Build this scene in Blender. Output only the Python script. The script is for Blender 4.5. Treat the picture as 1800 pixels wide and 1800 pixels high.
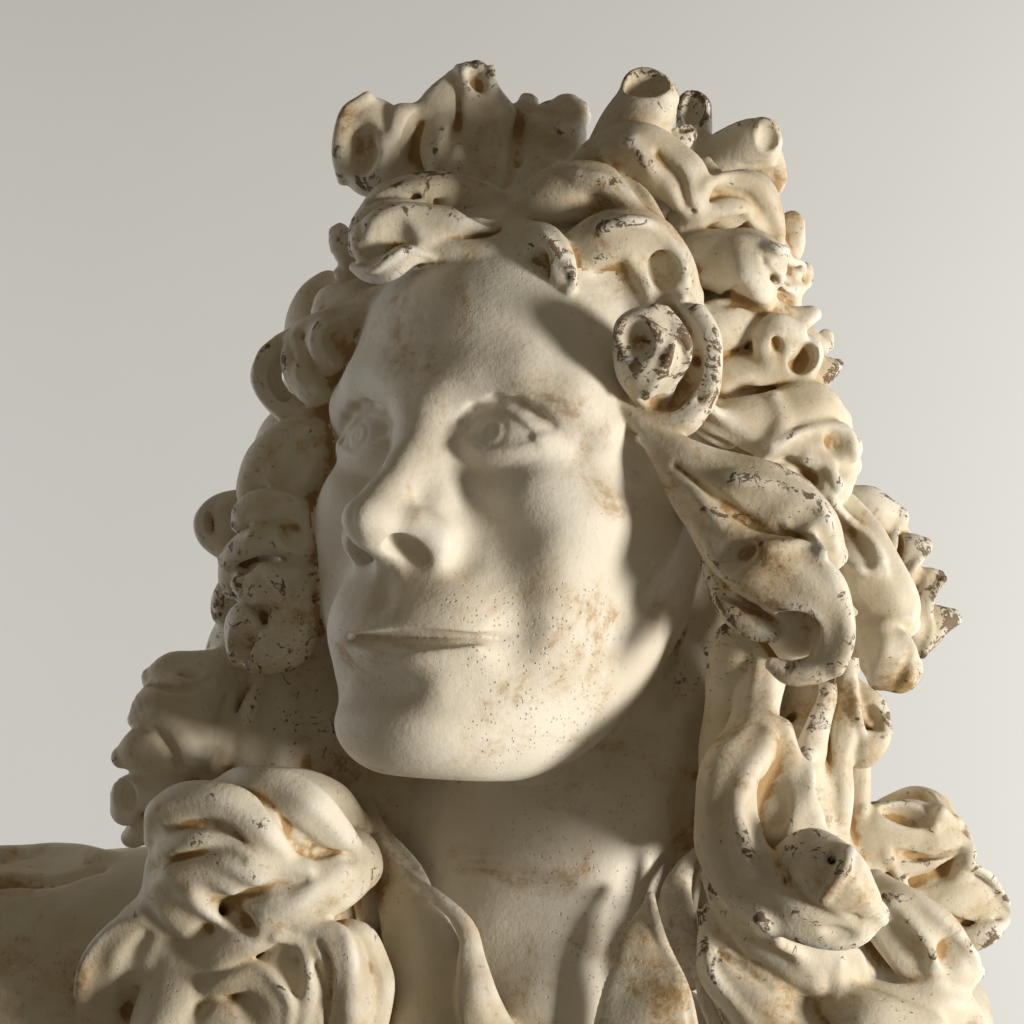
import bpy, math
import numpy as np

# ------------------------------------------------------------------ frame of the photograph
# Sculpting frame: 1 unit = 1 photo pixel at the depth of the face; x right, y away, z up.
# World frame: metres, the sculpting frame tilted because the camera looks up at the bust.
D = 4000.0
S = 0.42 / 1800.0
PITCH = math.radians(13.0)
cp_, sp_ = math.cos(PITCH), math.sin(PITCH)
TILT = np.array([[1, 0, 0], [0, cp_, -sp_], [0, sp_, cp_]])
BASE = np.array([0.0, 0.0, 1.45])
H = 4.3                                             # voxel of the modelling grid, in photo pixels

def to_world(p):
    return (np.asarray(p, dtype=np.float64) * S) @ TILT.T + BASE

for o in list(bpy.data.objects):
    bpy.data.objects.remove(o)
scene = bpy.context.scene
col = scene.collection

# ------------------------------------------------------------------ camera, world, lamps, exposure
cam_data = bpy.data.cameras.new('camera')
cam = bpy.data.objects.new('camera', cam_data)
col.objects.link(cam)
cam_data.sensor_width = 36.0
cam_data.lens = 18.0 * D / 900.0
cam_data.clip_end = 100.0
cam.location = to_world((0, -D, 0))
cam.rotation_euler = (math.radians(90.0) + PITCH, 0, 0)
scene.camera = cam

world = bpy.data.worlds.new('World')
scene.world = world
world.use_nodes = True
bg = world.node_tree.nodes['Background']
bg.inputs['Color'].default_value = (1.0, 0.85, 0.62, 1)
bg.inputs['Strength'].default_value = 0.145

def aim(ob, target):
    from mathutils import Vector
    d = Vector(target) - ob.location
    ob.rotation_euler = d.to_track_quat('-Z', 'Y').to_euler()

def area_lamp(name, pos, target, size, power, colour):
    d = bpy.data.lights.new(name, 'AREA')
    d.shape = 'RECTANGLE'
    d.size, d.size_y = size
    d.energy = power
    d.color = colour
    o = bpy.data.objects.new(name, d)
    col.objects.link(o)
    o.location = pos
    aim(o, target)
    return o

# direction from the bust to the window light, in the sculpting frame
LDIR = np.array([0.865, -0.455, -0.13]); LDIR /= np.linalg.norm(LDIR)
FACE_AT = to_world((0, 100, 0))
area_lamp('window_light', FACE_AT + TILT @ LDIR * 3.2, FACE_AT, (0.58, 0.64), 130.0, (1.0, 0.93, 0.82))
# unseen lamps added at either side to brighten the wall behind, not the bust
area_lamp('wall_fill', to_world((7600, 3600, 200)), to_world((2200, 6400, -1800)), (0.9, 1.4), 15.0, (0.90, 0.95, 1.0))
area_lamp('wall_fill', to_world((-7600, 3600, -600)), to_world((-2400, 6400, -1400)), (0.9, 1.4), 13.0, (0.90, 0.95, 1.0))

scene.view_settings.view_transform = 'Standard'
scene.view_settings.look = 'None'
scene.view_settings.exposure = 0.0
scene.view_settings.gamma = 1.0
scene.view_settings.use_curve_mapping = False
scene.cycles.max_bounces = 6

# ------------------------------------------------------------------ distance-field sculpting
LO = np.array([-1130.0, -330.0, -1080.0])
HI = np.array([930.0, 900.0, 850.0])
NB = np.ceil((HI - LO) / (8 * H)).astype(int)
NS = NB * 8
F = np.full(NS, 1000.0, dtype=np.float32)
ID = np.full(NS, -1, dtype=np.int16)
Ff = F.reshape(-1); IDf = ID.reshape(-1)
PARTS = []                    # (name, label, parent key)

def part(name, label=None, parent=None):
    PARTS.append((name, label, parent))
    return len(PARTS) - 1

_loc = np.stack(np.meshgrid(np.arange(8), np.arange(8), np.arange(8), indexing='ij'), -1).reshape(-1, 3)
_locflat = (_loc[:, 0] * NS[1] + _loc[:, 1]) * NS[2] + _loc[:, 2]

def smin(a, b, k):
    h = np.maximum(k - np.abs(a - b), 0.0) / k
    return np.minimum(a, b) - h * h * k * 0.25

def smax(a, b, k):
    return -smin(-a, -b, k)

def apply(fn, lo, hi, pid, k=12.0, mode='add', slack=1.0):
    """evaluate fn on the voxel blocks near its surface and blend it into the field"""
    pad = k + 4 * H
    b0 = np.clip(np.floor((np.asarray(lo) - pad - LO) / (8 * H)).astype(int), 0, NB - 1)
    b1 = np.clip(np.floor((np.asarray(hi) + pad - LO) / (8 * H)).astype(int), 0, NB - 1)
    g = np.stack(np.meshgrid(*[np.arange(b0[i], b1[i] + 1) for i in range(3)], indexing='ij'), -1).reshape(-1, 3)
    cen = LO + (g * 8 + 3.5) * H
    dc = fn(cen.astype(np.float32))
    keep = dc < (6.1 * H + pad) * slack
    if mode == 'add':
        deep = dc < -(6.1 * H + pad) * slack
        for q, v in zip(g[deep], dc[deep]):
            bl = tuple(slice(q[i] * 8, q[i] * 8 + 8) for i in range(3))
            np.minimum(F[bl], v, out=F[bl])
            ID[bl] = pid
        keep &= ~deep
        buried = F[g[:, 0] * 8 + 4, g[:, 1] * 8 + 4, g[:, 2] * 8 + 4] < -(6.1 * H + pad)
        keep &= ~buried
    g = g[keep]
    if len(g) == 0:
        return
    for s in range(0, len(g), 2000):
        gs = g[s:s + 2000]
        base = ((gs[:, 0] * 8 * NS[1] + gs[:, 1] * 8) * NS[2] + gs[:, 2] * 8).astype(np.int64)
        idx = (base[:, None] + _locflat[None, :]).reshape(-1)
        pts = (LO + (gs[:, None, :] * 8 + _loc[None]) * H).reshape(-1, 3).astype(np.float32)
        d = fn(pts).astype(np.float32)
        f = Ff[idx]
        if mode == 'add':
            new = smin(f, d, k)
            m = d < f
            IDf[idx[m]] = pid
        else:
            new = np.where(IDf[idx] == 0, f, smax(f, -d, k))      # the face is never carved by hair hollows
        Ff[idx] = new

def P(px, py, y):
    s = (D + y) / D
    return np.array([(px - 900.0) * s, y, (900.0 - py) * s])

def norm(v):
    v = np.asarray(v, dtype=float)
    return v / (np.linalg.norm(v, axis=-1, keepdims=True) + 1e-9)

def spline(pts, step=7.0):
    """Catmull-Rom through rows of (x,y,z,extra...)"""
    p = np.asarray(pts, dtype=float)
    if len(p) == 1:
        return p
    q = np.vstack([2 * p[0] - p[1], p, 2 * p[-1] - p[-2]])
    out = []
    for i in range(1, len(q) - 2):
        p0, p1, p2, p3 = q[i - 1], q[i], q[i + 1], q[i + 2]
        n = max(3, int(np.linalg.norm((p2 - p1)[:3]) / step))
        t = np.linspace(0, 1, n, endpoint=False)[:, None]
        out.append(0.5 * (2 * p1 + (p2 - p0) * t + (2 * p0 - 5 * p1 + 4 * p2 - p3) * t ** 2 + (3 * p1 - p0 - 3 * p2 + p3) * t ** 3))
    out.append(p[-1][None])
    return np.vstack(out)

_rng = np.random.default_rng(5)
_WK = [(norm(_rng.normal(size=3)) * (2 * math.pi / wl), _rng.uniform(0, 6.28), am, norm(_rng.normal(size=3)))
       for wl, am in [(210, 5.0), (170, 5.0), (140, 4.0), (115, 3.0), (90, 1.6)]]

def warp(p):
    """gentle irregularity of hand-modelled plaster"""
    out = p.astype(np.float32).copy()
    for kv, ph, am, dr in _WK:
        out += (np.sin(p @ kv.astype(np.float32) + np.float32(ph)) * np.float32(am))[:, None] * dr.astype(np.float32)
    return out

def sweep_fn(samples, hint, ridges=0, amp=0.0, twist=0.0, phase=0.0, taper_cap=1.0, gutter=0.0):
    """samples rows: x,y,z,a,b ; a = half size across (along hint side), b = half size along hint"""
    C = samples[:, :3]
    n = len(C)
    T = norm(np.gradient(C, axis=0))
    hint = np.asarray(hint, dtype=float)
    Hh = np.broadcast_to(hint, C.shape) if hint.ndim == 1 else hint
    B = norm(Hh - (Hh * T).sum(1, keepdims=True) * T)
    A = np.cross(T, B)
    L = np.concatenate([[0], np.cumsum(np.linalg.norm(np.diff(C, axis=0), axis=1))])
    tt = L / L[-1]
    seg = np.gradient(L)
    Cf = C.astype(np.float32)
    CC = (Cf ** 2).sum(1)
    aa, bb = samples[:, 3], samples[:, 4]
    tab = np.concatenate([C, T, A, B, aa[:, None], bb[:, None], tt[:, None]], 1).astype(np.float32)
    segf = seg.astype(np.float32)

    def fn(p):
        out = np.empty(len(p), dtype=np.float32)
        for s in range(0, len(p), 200000):
            q = p[s:s + 200000]
            d2 = CC[None, :] - 2.0 * (q @ Cf.T)
            i = np.argmin(d2, 1)
            t = ((q - Cf[i]) * tab[i, 3:6]).sum(1) / segf[i]
            u = np.clip(i + np.clip(t, -0.6, 0.6), 0, n - 1)
            i0 = np.minimum(u.astype(int), n - 2)
            w = (u - i0)[:, None]
            r = tab[i0] * (1 - w) + tab[i0 + 1] * w
            dd = q - r[:, 0:3]
            x = (dd * r[:, 6:9]).sum(1)
            y = (dd * r[:, 9:12]).sum(1)
            z = (dd * r[:, 3:6]).sum(1)
            a = r[:, 12]; b = r[:, 13]
            m = np.minimum(a, b) * taper_cap
            X, Y, Z = x / a, y / b, z / m
            k0 = np.sqrt(X * X + Y * Y + Z * Z) + 1e-6
            k1 = np.sqrt((X / a) ** 2 + (Y / b) ** 2 + (Z / m) ** 2) + 1e-6
            rad = 1.0
            if amp:
                ph = np.arctan2(Y, X)
                rad = 1.0 + amp * np.cos(ridges * ph + twist * r[:, 14] + phase)
            if gutter:
                rad = rad - gutter * np.exp(-(X / 0.42) ** 2) * (Y < 0)
            out[s:s + 200000] = k0 * (k0 - rad) / k1
        return out
    return fn

def ell_fn(c, radii, axes=None):
    c = np.asarray(c, np.float32); r = np.asarray(radii, np.float32)
    M = np.eye(3, dtype=np.float32) if axes is None else np.asarray(axes, np.float32)
    def fn(p):
        q = (p - c) @ M.T
        k0 = np.sqrt(((q / r) ** 2).sum(1)) + 1e-6
        k1 = np.sqrt(((q / (r * r)) ** 2).sum(1)) + 1e-6
        return k0 * (k0 - 1.0) / k1
    return fn

def frame_from(axis, hint=(0, 0, 1)):
    w = norm(axis)
    u = np.cross(hint, w)
    if np.linalg.norm(u) < 1e-3:
        u = np.cross((1, 0, 0), w)
    u = norm(u)
    return np.stack([u, np.cross(w, u), w])
# ------------------------------------------------------------------ the face (millimetres in the head's own frame)
YAW, TIP = math.radians(35.0), math.radians(12.0)
HR = np.array([math.cos(YAW), -math.sin(YAW), 0.0])                                   # towards his left
HF = np.array([-math.sin(YAW) * math.cos(TIP), -math.cos(YAW) * math.cos(TIP), math.sin(TIP)])
HU = np.array([math.sin(YAW) * math.sin(TIP), math.cos(YAW) * math.sin(TIP), math.cos(TIP)])
HO = np.array([104.0, 391.0, 30.0])
MM = 5.0
HB = np.stack([HR, HF, HU])

def head_pt(x, y, z):
    return HO + MM * (x * HR + y * HF + z * HU)

def cubic_table(zs, ths, rows, zq, tq):
    def interp(xs, ys, xq):
        xs = np.asarray(xs, float); ys = np.asarray(ys, float)
        m = np.gradient(ys, xs, axis=0)
        i = np.clip(np.searchsorted(xs, xq) - 1, 0, len(xs) - 2)
        h = (xs[i + 1] - xs[i]); t = np.clip((xq - xs[i]) / h, 0, 1)
        sh = (-1,) + (1,) * (ys.ndim - 1)
        t = t.reshape(sh); h = h.reshape(sh)
        return ((2 * t**3 - 3 * t**2 + 1) * ys[i] + (t**3 - 2 * t**2 + t) * h * m[i]
                + (-2 * t**3 + 3 * t**2) * ys[i + 1] + (t**3 - t**2) * h * m[i + 1])
    a = interp(zs, np.asarray(rows, float), zq)
    return interp(ths, a.T, tq).T

_ths = [-20, 0, 20, 40, 60, 80, 100, 140, 180]
_rows = {  # radius from the axis (0,20) at angles from straight ahead
    -130: [66, 68, 66, 54, 45, 42, 42, 46, 52],
    -112: [70.5, 72.5, 70.5, 57, 47, 44, 43, 47, 54],
    -102: [73, 76, 73, 60, 50, 47, 46, 50, 57],
    -90: [72.5, 74, 72.5, 63, 54, 50, 49, 53, 60],
    -72: [77, 79.5, 77, 68, 60, 55.5, 54, 58, 65],
    -48: [76, 78, 76, 71.5, 66, 62, 61, 64, 70],
    -25: [73, 72, 73, 73.5, 71, 67, 66, 70, 78],
    0: [71, 73, 71, 70, 67.5, 66, 66, 74, 86],
    18: [77, 78, 77, 74, 67.5, 65, 67, 76, 90],
    45: [75.5, 77, 75.5, 71, 66, 65, 68, 78, 92],
    75: [66, 68, 66, 63, 60, 60, 63, 72, 84],
}
_zs = sorted(_rows)
_ZQ = np.arange(-130, 75.1, 0.5); _TQ = np.arange(0, 180.1, 1.0)
_TAB = cubic_table(_zs, _ths, [_rows[z] for z in _zs], _ZQ, _TQ).astype(np.float32)

def f_sph(q, c, r):
    return np.sqrt(((q - np.float32(c)) ** 2).sum(1)) - r

def f_ell(q, c, r):
    r = np.asarray(r, np.float32); v = q - np.asarray(c, np.float32)
    k0 = np.sqrt(((v / r) ** 2).sum(1)) + 1e-6
    k1 = np.sqrt(((v / (r * r)) ** 2).sum(1)) + 1e-6
    return k0 * (k0 - 1) / k1

def f_cap(q, a, b, ra, rb):
    a = np.asarray(a, np.float32); b = np.asarray(b, np.float32)
    ab = b - a
    t = np.clip(((q - a) @ ab) / (ab @ ab), 0, 1)
    return np.sqrt(((q - a - t[:, None] * ab) ** 2).sum(1)) - (ra + (rb - ra) * t)

def f_chain(q, pts, k=3.0):
    d = None
    for (a, b) in zip(pts[:-1], pts[1:]):
        e = f_cap(q, a[:3], b[:3], a[3], b[3])
        d = e if d is None else smin(d, e, k)
    return d

def face_mm(q):
    x, y, z = q[:, 0], q[:, 1], q[:, 2]
    ax = np.abs(x)
    m = np.stack([ax, y, z], 1)                       # mirrored coordinates
    # skull shell from the section table
    zi = np.clip((z + 130) * 2, 0, len(_ZQ) - 1.001)
    th = np.degrees(np.arctan2(ax, y - 20))
    ti = np.clip(th, 0, 179.99)
    i0 = zi.astype(int); j0 = ti.astype(int)
    wz = zi - i0; wt = ti - j0
    R = (_TAB[i0, j0] * (1 - wz) * (1 - wt) + _TAB[i0 + 1, j0] * wz * (1 - wt)
         + _TAB[i0, j0 + 1] * (1 - wz) * wt + _TAB[i0 + 1, j0 + 1] * wz * wt)
    d = (np.sqrt(x * x + (y - 20) ** 2) - R) * 0.95
    d = smax(d, z - 62, 20)
    jaw = (-119.0 + np.clip(86 - y, -20, 120) * 0.13 + 0.012 * np.clip(50 - y, 0, 80) ** 2) - z
    d = smax(d, jaw * 0.93, 22)
    d = smin(d, f_ell(q, (0, 8, 34), (70, 91, 86)), 14)
    # brow, cheekbones, cheeks, chin
    d = smin(d, f_chain(m, [(0, 89, 15.5, 6), (9, 88.8, 15.8, 6), (21, 87.8, 19.5, 6.0), (34, 84.5, 21.5, 6), (48, 75.5, 17, 6), (55.5, 65, 9, 5)], 8), 14)
    d = smin(d, f_ell(m, (47, 62.5, -21), (15, 18, 13)), 18)
    d = smin(d, f_ell(m, (41, 64, -46), (13, 15, 22)), 18)
    d = smin(d, f_ell(q, (0, 87, -101), (21, 12.5, 11)), 12)
    # muzzle
    d = smin(d, f_ell(q, (0, 84, -64), (34, 19, 22)), 16)
    # valley between nose and cheek
    d = smax(d, -f_chain(m, [(22, 103, -6, 3.5), (32, 101.0, -20, 4.5), (38, 97.0, -36, 4.5), (42, 90.5, -53, 3)], 5), 22)
    d = smin(d, f_ell(m, (37, 75.3, -15), (14, 12, 11)), 10)
    # eye sockets
    d = smax(d, -f_ell(m, (31.0, 104.2, 3.0), (16.0, 13.5, 11)), 16)
    # nose: bridge, side walls, wings, tip, hanging columella
    n = f_chain(q, [(0, 89, 15, 7.5), (0, 92, 4, 6.0), (0, 99.5, -12, 6.4), (0, 109.5, -26, 6.9), (0, 117.2, -33.2, 6.6)], 8)
    n = smin(n, f_cap(m, (4, 89, -2), (12, 95, -32), 5, 7.5), 10)
    n = smin(n, f_ell(m, (17.3, 98, -37.5), (5.2, 8.0, 6.0)), 7)
    n = smin(n, f_chain(m, [(4, 113, -34, 5.6), (11.5, 106.3, -33.8, 4.7), (17.0, 99.3, -36.8, 4.7)], 4), 6)
    n = smin(n, f_ell(m, (2.0, 117.5, -34.0), (5.0, 8.0, 5.6)), 7)
    n = smin(n, f_cap(q, (0, 115, -38.8), (0, 98, -44), 4.6, 6.0), 5)
    d = smin(d, n, 8)
    # nostrils, seen under the arched rim of the wing
    ax1 = norm([0.50, -0.84, -0.16]); ax2 = norm(np.cross(ax1, [0.0, 0.0, -1.0])); ax3 = np.cross(ax1, ax2)
    nr = (m - np.float32((10.0, 106.0, -41.2))) @ np.stack([ax1, ax2, ax3], 1).astype(np.float32)
    d = smax(d, -f_ell(nr, (0, 0, 0), (10.2, 5.2, 4.7)), 2.0)
    # soft crease behind the wing
    d = smax(d, -f_chain(m, [(22, 97, -26, 1.2), (25.5, 94.5, -35, 1.8), (25, 94, -43, 1.4)], 2), 9)
    # eyeballs and lids
    e = (30.0, 77.9, 1.5)
    v = m - np.float32(e)
    v[:, 1] += 0.20 * v[:, 0]                          # the eye turns back towards the temple
    rr = np.sqrt((v ** 2).sum(1))
    ball = f_ell(v, (0, 0, 0), (18.2, 13.8, 13.6))
    ic = -2.0 * np.sign(x)
    ring = np.abs(np.sqrt((v[:, 0] - ic) ** 2 + (v[:, 2] - 1.2) ** 2) - 5.2)
    front = v[:, 1] > 0
    ball = ball + 0.40 * np.exp(-(ring / 0.8) ** 2) * front
    ring2 = np.sqrt((v[:, 0] - ic) ** 2 + (v[:, 2] - 1.8) ** 2)
    ball = ball + 0.4 * np.exp(-((ring2 - 1.6) / 0.8) ** 2) * front
    d = smin(d, ball, 2.0)
    xx = np.clip(v[:, 0] / 16.0, -1, 1)
    zu = 9.8 * (1 - xx ** 2) * (1 - 0.25 * xx) - 1.2 * xx
    zl = -7.0 * (1 - np.abs(xx) ** 2.0) - 1.2 * xx
    up = smax(f_ell(v, (0, 0, 0), (18.6, 15.3, 15.2)), (zu - v[:, 2]) * 0.9, 0.7)
    up = smax(up, v[:, 2] - 13, 5)
    lo = smax(f_ell(v, (0, 0, 0), (18.4, 14.0, 14.2)), (v[:, 2] - zl) * 0.9, 1.6)
    lo = smax(lo, -9 - v[:, 2], 6)
    d = smin(d, up, 2.0)
    d = smin(d, lo, 7)
    d = smin(d, f_cap(m, (44, 82.3, 0.6), (49, 76.5, -0.6), 1.9, 0.6), 3.5)      # outer corner
    # fold above the lid
    d = smax(d, -f_chain(m, [(15, 93, 6.5, 0.6), (20, 92.2, 11.8, 1.2), (28, 90.6, 15.0, 1.4), (36, 88.2, 14.2, 1.4), (42, 85.5, 11.0, 1.1), (47, 82.5, 7.0, 0.5)], 2), 3.0)
    # mouth, a little to his left: overhanging upper lip, open slot, lower lip
    xm = x - 7.0
    am = np.abs(xm)
    half = np.where(xm < 0, 25.0, 33.0)
    yl = 102.3 - 0.0060 * x * x - 0.0000055 * x ** 4
    mz = z + 71.3 - 0.0022 * xm * xm - 0.06 * xm
    up_lip = np.sqrt((y - (yl - 4.6)) ** 2 + (mz - 6.4) ** 2) - 6.8
    up_lip = smax(up_lip, am - 29, 10)
    lo_lip = np.sqrt((y - (yl - 6.2)) ** 2 + (mz + 10.0) ** 2) - 7.4
    lo_lip = smax(lo_lip, am - 19, 16)
    d = smin(d, up_lip, 8)
    d = smin(d, lo_lip, 9)
    fade = np.where(xm < 0, np.clip(1.0 - am / half, 0.02, 1) ** 0.75, np.clip(1.08 - (am / half) ** 2, 0.02, 1))
    band = np.sqrt((y - (yl + 0.9)) ** 2 + (mz + 1.5) ** 2) - 3.5 * fade          # shaded trough under the upper lip
    band = smax(band, am - half + 1, 8)
    d = smax(d, -band, 3.0)
    line = np.sqrt(((y - yl) / 4.0) ** 2 + (mz + 0.1) ** 2) - 1.1 * fade           # parting of the lips
    line = smax(line, am - half + 4, 3)
    d = smax(d, -line, 1.6)
    d = smax(d, -f_ell(np.stack([am, y, z], 1), (37.0, 84.0, -70.0), (5.0, 6, 7)), 9)
    # hollow under the lower lip, faint philtrum
    d = smax(d, -f_ell(q, (2, 106, -88), (18, 9, 4.5)), 10)
    d = smax(d, -f_cap(q, (1, 108.0, -50), (2, 108.5, -60), 1.0, 1.6), 7)
    return d

def face_fn(p):
    q = ((p - HO.astype(np.float32)) @ HB.T.astype(np.float32)) / MM
    return face_mm(q.astype(np.float32)) * MM
# ------------------------------------------------------------------ helpers for hair and cloth
VIEW = np.array([0.0, -1.0, 0.0])

def lock(pid, pts, k=10.0, flat=0.85, ridges=4, amp=0.045, twist=2.5, phase=0.0, hint=None, cap=1.0, gutter=0.0):
    """pts rows: photo x, photo y, depth, half width[, flat]"""
    rows = []
    for r in pts:
        f = r[4] if len(r) > 4 else flat
        rows.append(list(P(r[0], r[1], r[2])) + [r[3], r[3] * f])
    sm = spline(rows)
    sm[:, 3:] = np.maximum(sm[:, 3:], 5.0)
    if amp == 0.0 and rows[0][3] < 40 and max(r[3] for r in rows) > 24:
        ridges, amp, twist = 6, 0.024, 3.0          # faint comb marks along every lock
    base = sweep_fn(sm, VIEW if hint is None else norm(hint), ridges, amp, twist, phase, cap, gutter)
    fn = lambda p: base(warp(p))
    k = k * 1.6
    R = sm[:, 3:5].max() * (1 + amp)
    apply(fn, sm[:, :3].min(0) - R, sm[:, :3].max(0) + R, pid, k)

def blob(pid, px, py, y, rad, axis=None, k=14.0, mode='add'):
    rad = np.asarray(rad, float)
    M = None if axis is None else frame_from(axis)
    c = P(px, py, y); R = rad.max()
    base = ell_fn(c, rad, M)
    apply(lambda p: base(warp(p)), c - R - 12, c + R + 12, pid, k, mode)

def cup(px, py, y, direction, r, depth, asp=1.0, k=5.0, up=(0, 0, 1), pid=None):
    """hollow whose mouth opens along direction; r half width, r*asp half height"""
    M = frame_from(direction, up)
    c = P(px, py, y)
    rad = np.array([r, r * asp, depth]); R = rad.max()
    base = ell_fn(c, rad, M)
    apply(lambda p: base(warp(p)), c - R - 12, c + R + 12, pid, k * 1.7, 'cut')

def groove(pts, k=6.0):
    """carved furrow; rows: photo x, photo y, depth, radius"""
    rows = [list(P(r[0], r[1], r[2])) + [r[3], r[3]] for r in pts]
    sm = spline(rows)
    R = sm[:, 3].max()
    base = sweep_fn(sm, VIEW)
    apply(lambda p: base(warp(p)), sm[:, :3].min(0) - R, sm[:, :3].max(0) + R, None, k, 'cut')

def scroll(pid, px, py, y, axis, r0, r1, turns, start, width, thick, k=6.0, up=(0, 0, 1), rise=0.0, w1=None):
    """a ribbon rolled round an axis; start angle in degrees seen along the axis, radius r0 -> r1"""
    M = frame_from(axis, up)
    n = max(24, int(abs(turns) * 40))
    t = np.linspace(0, 1, n)
    a = math.radians(start) + t * turns * 2 * math.pi
    rr = r0 + (r1 - r0) * t
    c = P(px, py, y)
    C = c + np.outer(rr * np.cos(a), M[0]) + np.outer(rr * np.sin(a), M[1]) + np.outer(rise * t, M[2])
    w1 = width if w1 is None else w1
    wd = width + (w1 - width) * t
    sm = np.concatenate([C, np.full((n, 1), thick), wd[:, None]], 1)
    R = max(width, w1, thick)
    base = sweep_fn(sm, M[2])
    apply(lambda p: base(warp(p)), C.min(0) - R - 12, C.max(0) + R + 12, pid, k)

# ------------------------------------------------------------------ large masses
HEAD = part('head', 'smooth pitted plaster face and bare neck, turned up to the left')
WIG = part('wig', 'full-bottomed wig of heavy carved plaster curls')
COAT = part('coat', 'plain plaster shoulder and chest below the wig')
COLLAR_L = part('collar_flap', 'twisted open collar edge left of the throat')
COLLAR_R = part('collar_flap', 'leaf-shaped open collar edge right of the throat')

def cap_fn(a, b, ra, rb):
    a = np.asarray(a, np.float32); b = np.asarray(b, np.float32)
    return lambda p: f_cap(p, a, b, ra, rb)

def capsule(pid, a, b, ra, rb, k=20.0):
    A, B = P(*a), P(*b); R = max(ra, rb)
    apply(cap_fn(A, B, ra, rb), np.minimum(A, B) - R, np.maximum(A, B) + R, pid, k)

# shoulders and chest
capsule(COAT, (420, 1770, 520), (-330, 1795, 640), 330, 300, 40)
blob(COAT, 900, 2050, 420, (640, 300, 400), k=60)
blob(COAT, 1500, 1950, 480, (360, 260, 330), k=60)

# wig mass: cap, right fall, left fall
apply(ell_fn(head_pt(0, -15, 42), np.array([80, 92, 84]) * MM, HB), head_pt(0, -15, 42) - 480, head_pt(0, -15, 42) + 480, WIG, 20)
for (px, py, y, r) in [(1290, 560, 330, (130, 200, 230)), (1330, 800, 330, (130, 170, 220)), (1400, 1050, 360, (150, 150, 220)),
                       (1400, 1330, 350, (110, 150, 230)), (1480, 1620, 370, (190, 170, 240)), (1330, 1560, 300, (120, 120, 200)),
                       (1610, 1520, 330, (100, 110, 150)), (1580, 1700, 290, (130, 120, 150)), (1380, 1420, 180, (110, 110, 160)), (1440, 1250, 230, (70, 80, 140)), (1400, 1560, 180, (130, 110, 130)), (1350, 1720, 230, (120, 90, 160)),
                       (430, 1470, 260, (150, 110, 110)), (480, 1620, 230, (150, 110, 160)), (570, 640, 560, (80, 160, 190)), (520, 900, 560, (95, 160, 220)), (480, 1180, 520, (130, 160, 200)),
                       (620, 1330, 440, (130, 110, 230)), (690, 1480, 400, (110, 100, 200)), (390, 1330, 500, (150, 150, 170)), (430, 1620, 420, (170, 170, 260)), (600, 1300, 520, (140, 140, 220))]:
    blob(WIG, px, py, y, r, k=40)
# long inner falls of hair beside the neck
lock(WIG, [(1195, 1000, 270, 60), (1225, 1200, 300, 80), (1235, 1450, 300, 80), (1220, 1650, 290, 60)], k=30, ridges=5, amp=0.05)
blob(WIG, 1290, 1280, 330, (90, 90, 260), k=40)
lock(WIG, [(560, 1060, 400, 50), (540, 1250, 380, 70), (620, 1420, 350, 70), (640, 1600, 330, 60)], k=30, ridges=5, amp=0.05)
blob(WIG, 470, 1330, 350, (60, 60, 70), k=24)
lock(WIG, [(470, 1190, 350, 12), (440, 1270, 320, 26), (420, 1350, 320, 26), (400, 1430, 330, 12)], k=14)
lock(WIG, [(520, 1180, 350, 12), (500, 1290, 320, 30), (500, 1390, 310, 26)], k=20)

# hair filling the space behind the long locks on the right
lock(WIG, [(1215, 860, 90, 40), (1290, 950, 60, 64), (1370, 1030, 45, 74), (1420, 1110, 50, 66)], k=24, ridges=0, amp=0)  # hidden mass added to block light leaking onto the jaw
lock(WIG, [(1310, 1130, 130, 56), (1300, 1240, 110, 62), (1290, 1350, 80, 62), (1310, 1480, 60, 66)], k=24, ridges=0, amp=0)  # hidden mass added to keep light off the right of the neck
blob(WIG, 1545, 1670, 190, (90, 70, 90), k=24)
# head and neck
apply(face_fn, head_pt(0, 40, 0) - 560, head_pt(0, 40, 0) + 560, HEAD, 5.0, slack=1.3)
capsule(HEAD, (1005, 1100, 440), (960, 1500, 395), 215, 262, 75)
capsule(HEAD, (960, 1500, 395), (925, 1900, 370), 262, 285, 60)
capsule(HEAD, (1180, 1250, 270), (960, 1780, 130), 36, 34, 110)        # neck muscle
# ear lobe half hidden in the hair
blob(HEAD, 1195, 1000, 160, (22, 40, 55), k=10)

# ------------------------------------------------------------------ modelling on the surface already there
def surf(px, py, default=300.0):
    """depth of the front surface under a photo point"""
    ys = np.arange(LO[1] + H, HI[1] - 2 * H, H * 0.5)
    s = (D + ys) / D
    i = np.clip(((px - 900.0) * s - LO[0]) / H, 0, NS[0] - 1).round().astype(int)
    k = np.clip(((900.0 - py) * s - LO[2]) / H, 0, NS[2] - 1).round().astype(int)
    j = np.clip((ys - LO[1]) / H, 0, NS[1] - 1).round().astype(int)
    hit = np.nonzero(F[i, j, k] < 0)[0]
    return default if len(hit) == 0 else ys[hit[0]]

def on_surface(pts):
    """fill in depths; points beside the figure take the depth of their neighbours"""
    raw = [surf(p[0], p[1], np.nan) for p in pts]
    raw = np.array(raw)
    ok = ~np.isnan(raw)
    if not ok.any():
        raw[:] = 300.0
    else:
        raw = np.interp(np.arange(len(raw)), np.nonzero(ok)[0], raw[ok])
    return raw

def crest(pid, pts, k=16.0):
    """raised ridge line; rows: photo x, photo y, lift towards the viewer, radius"""
    y = on_surface(pts)
    lock(pid, [(p[0], p[1], yy - p[2] + p[3] * 0.5, p[3]) for p, yy in zip(pts, y)], k=k, flat=1.0, ridges=0, amp=0.0)

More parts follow.
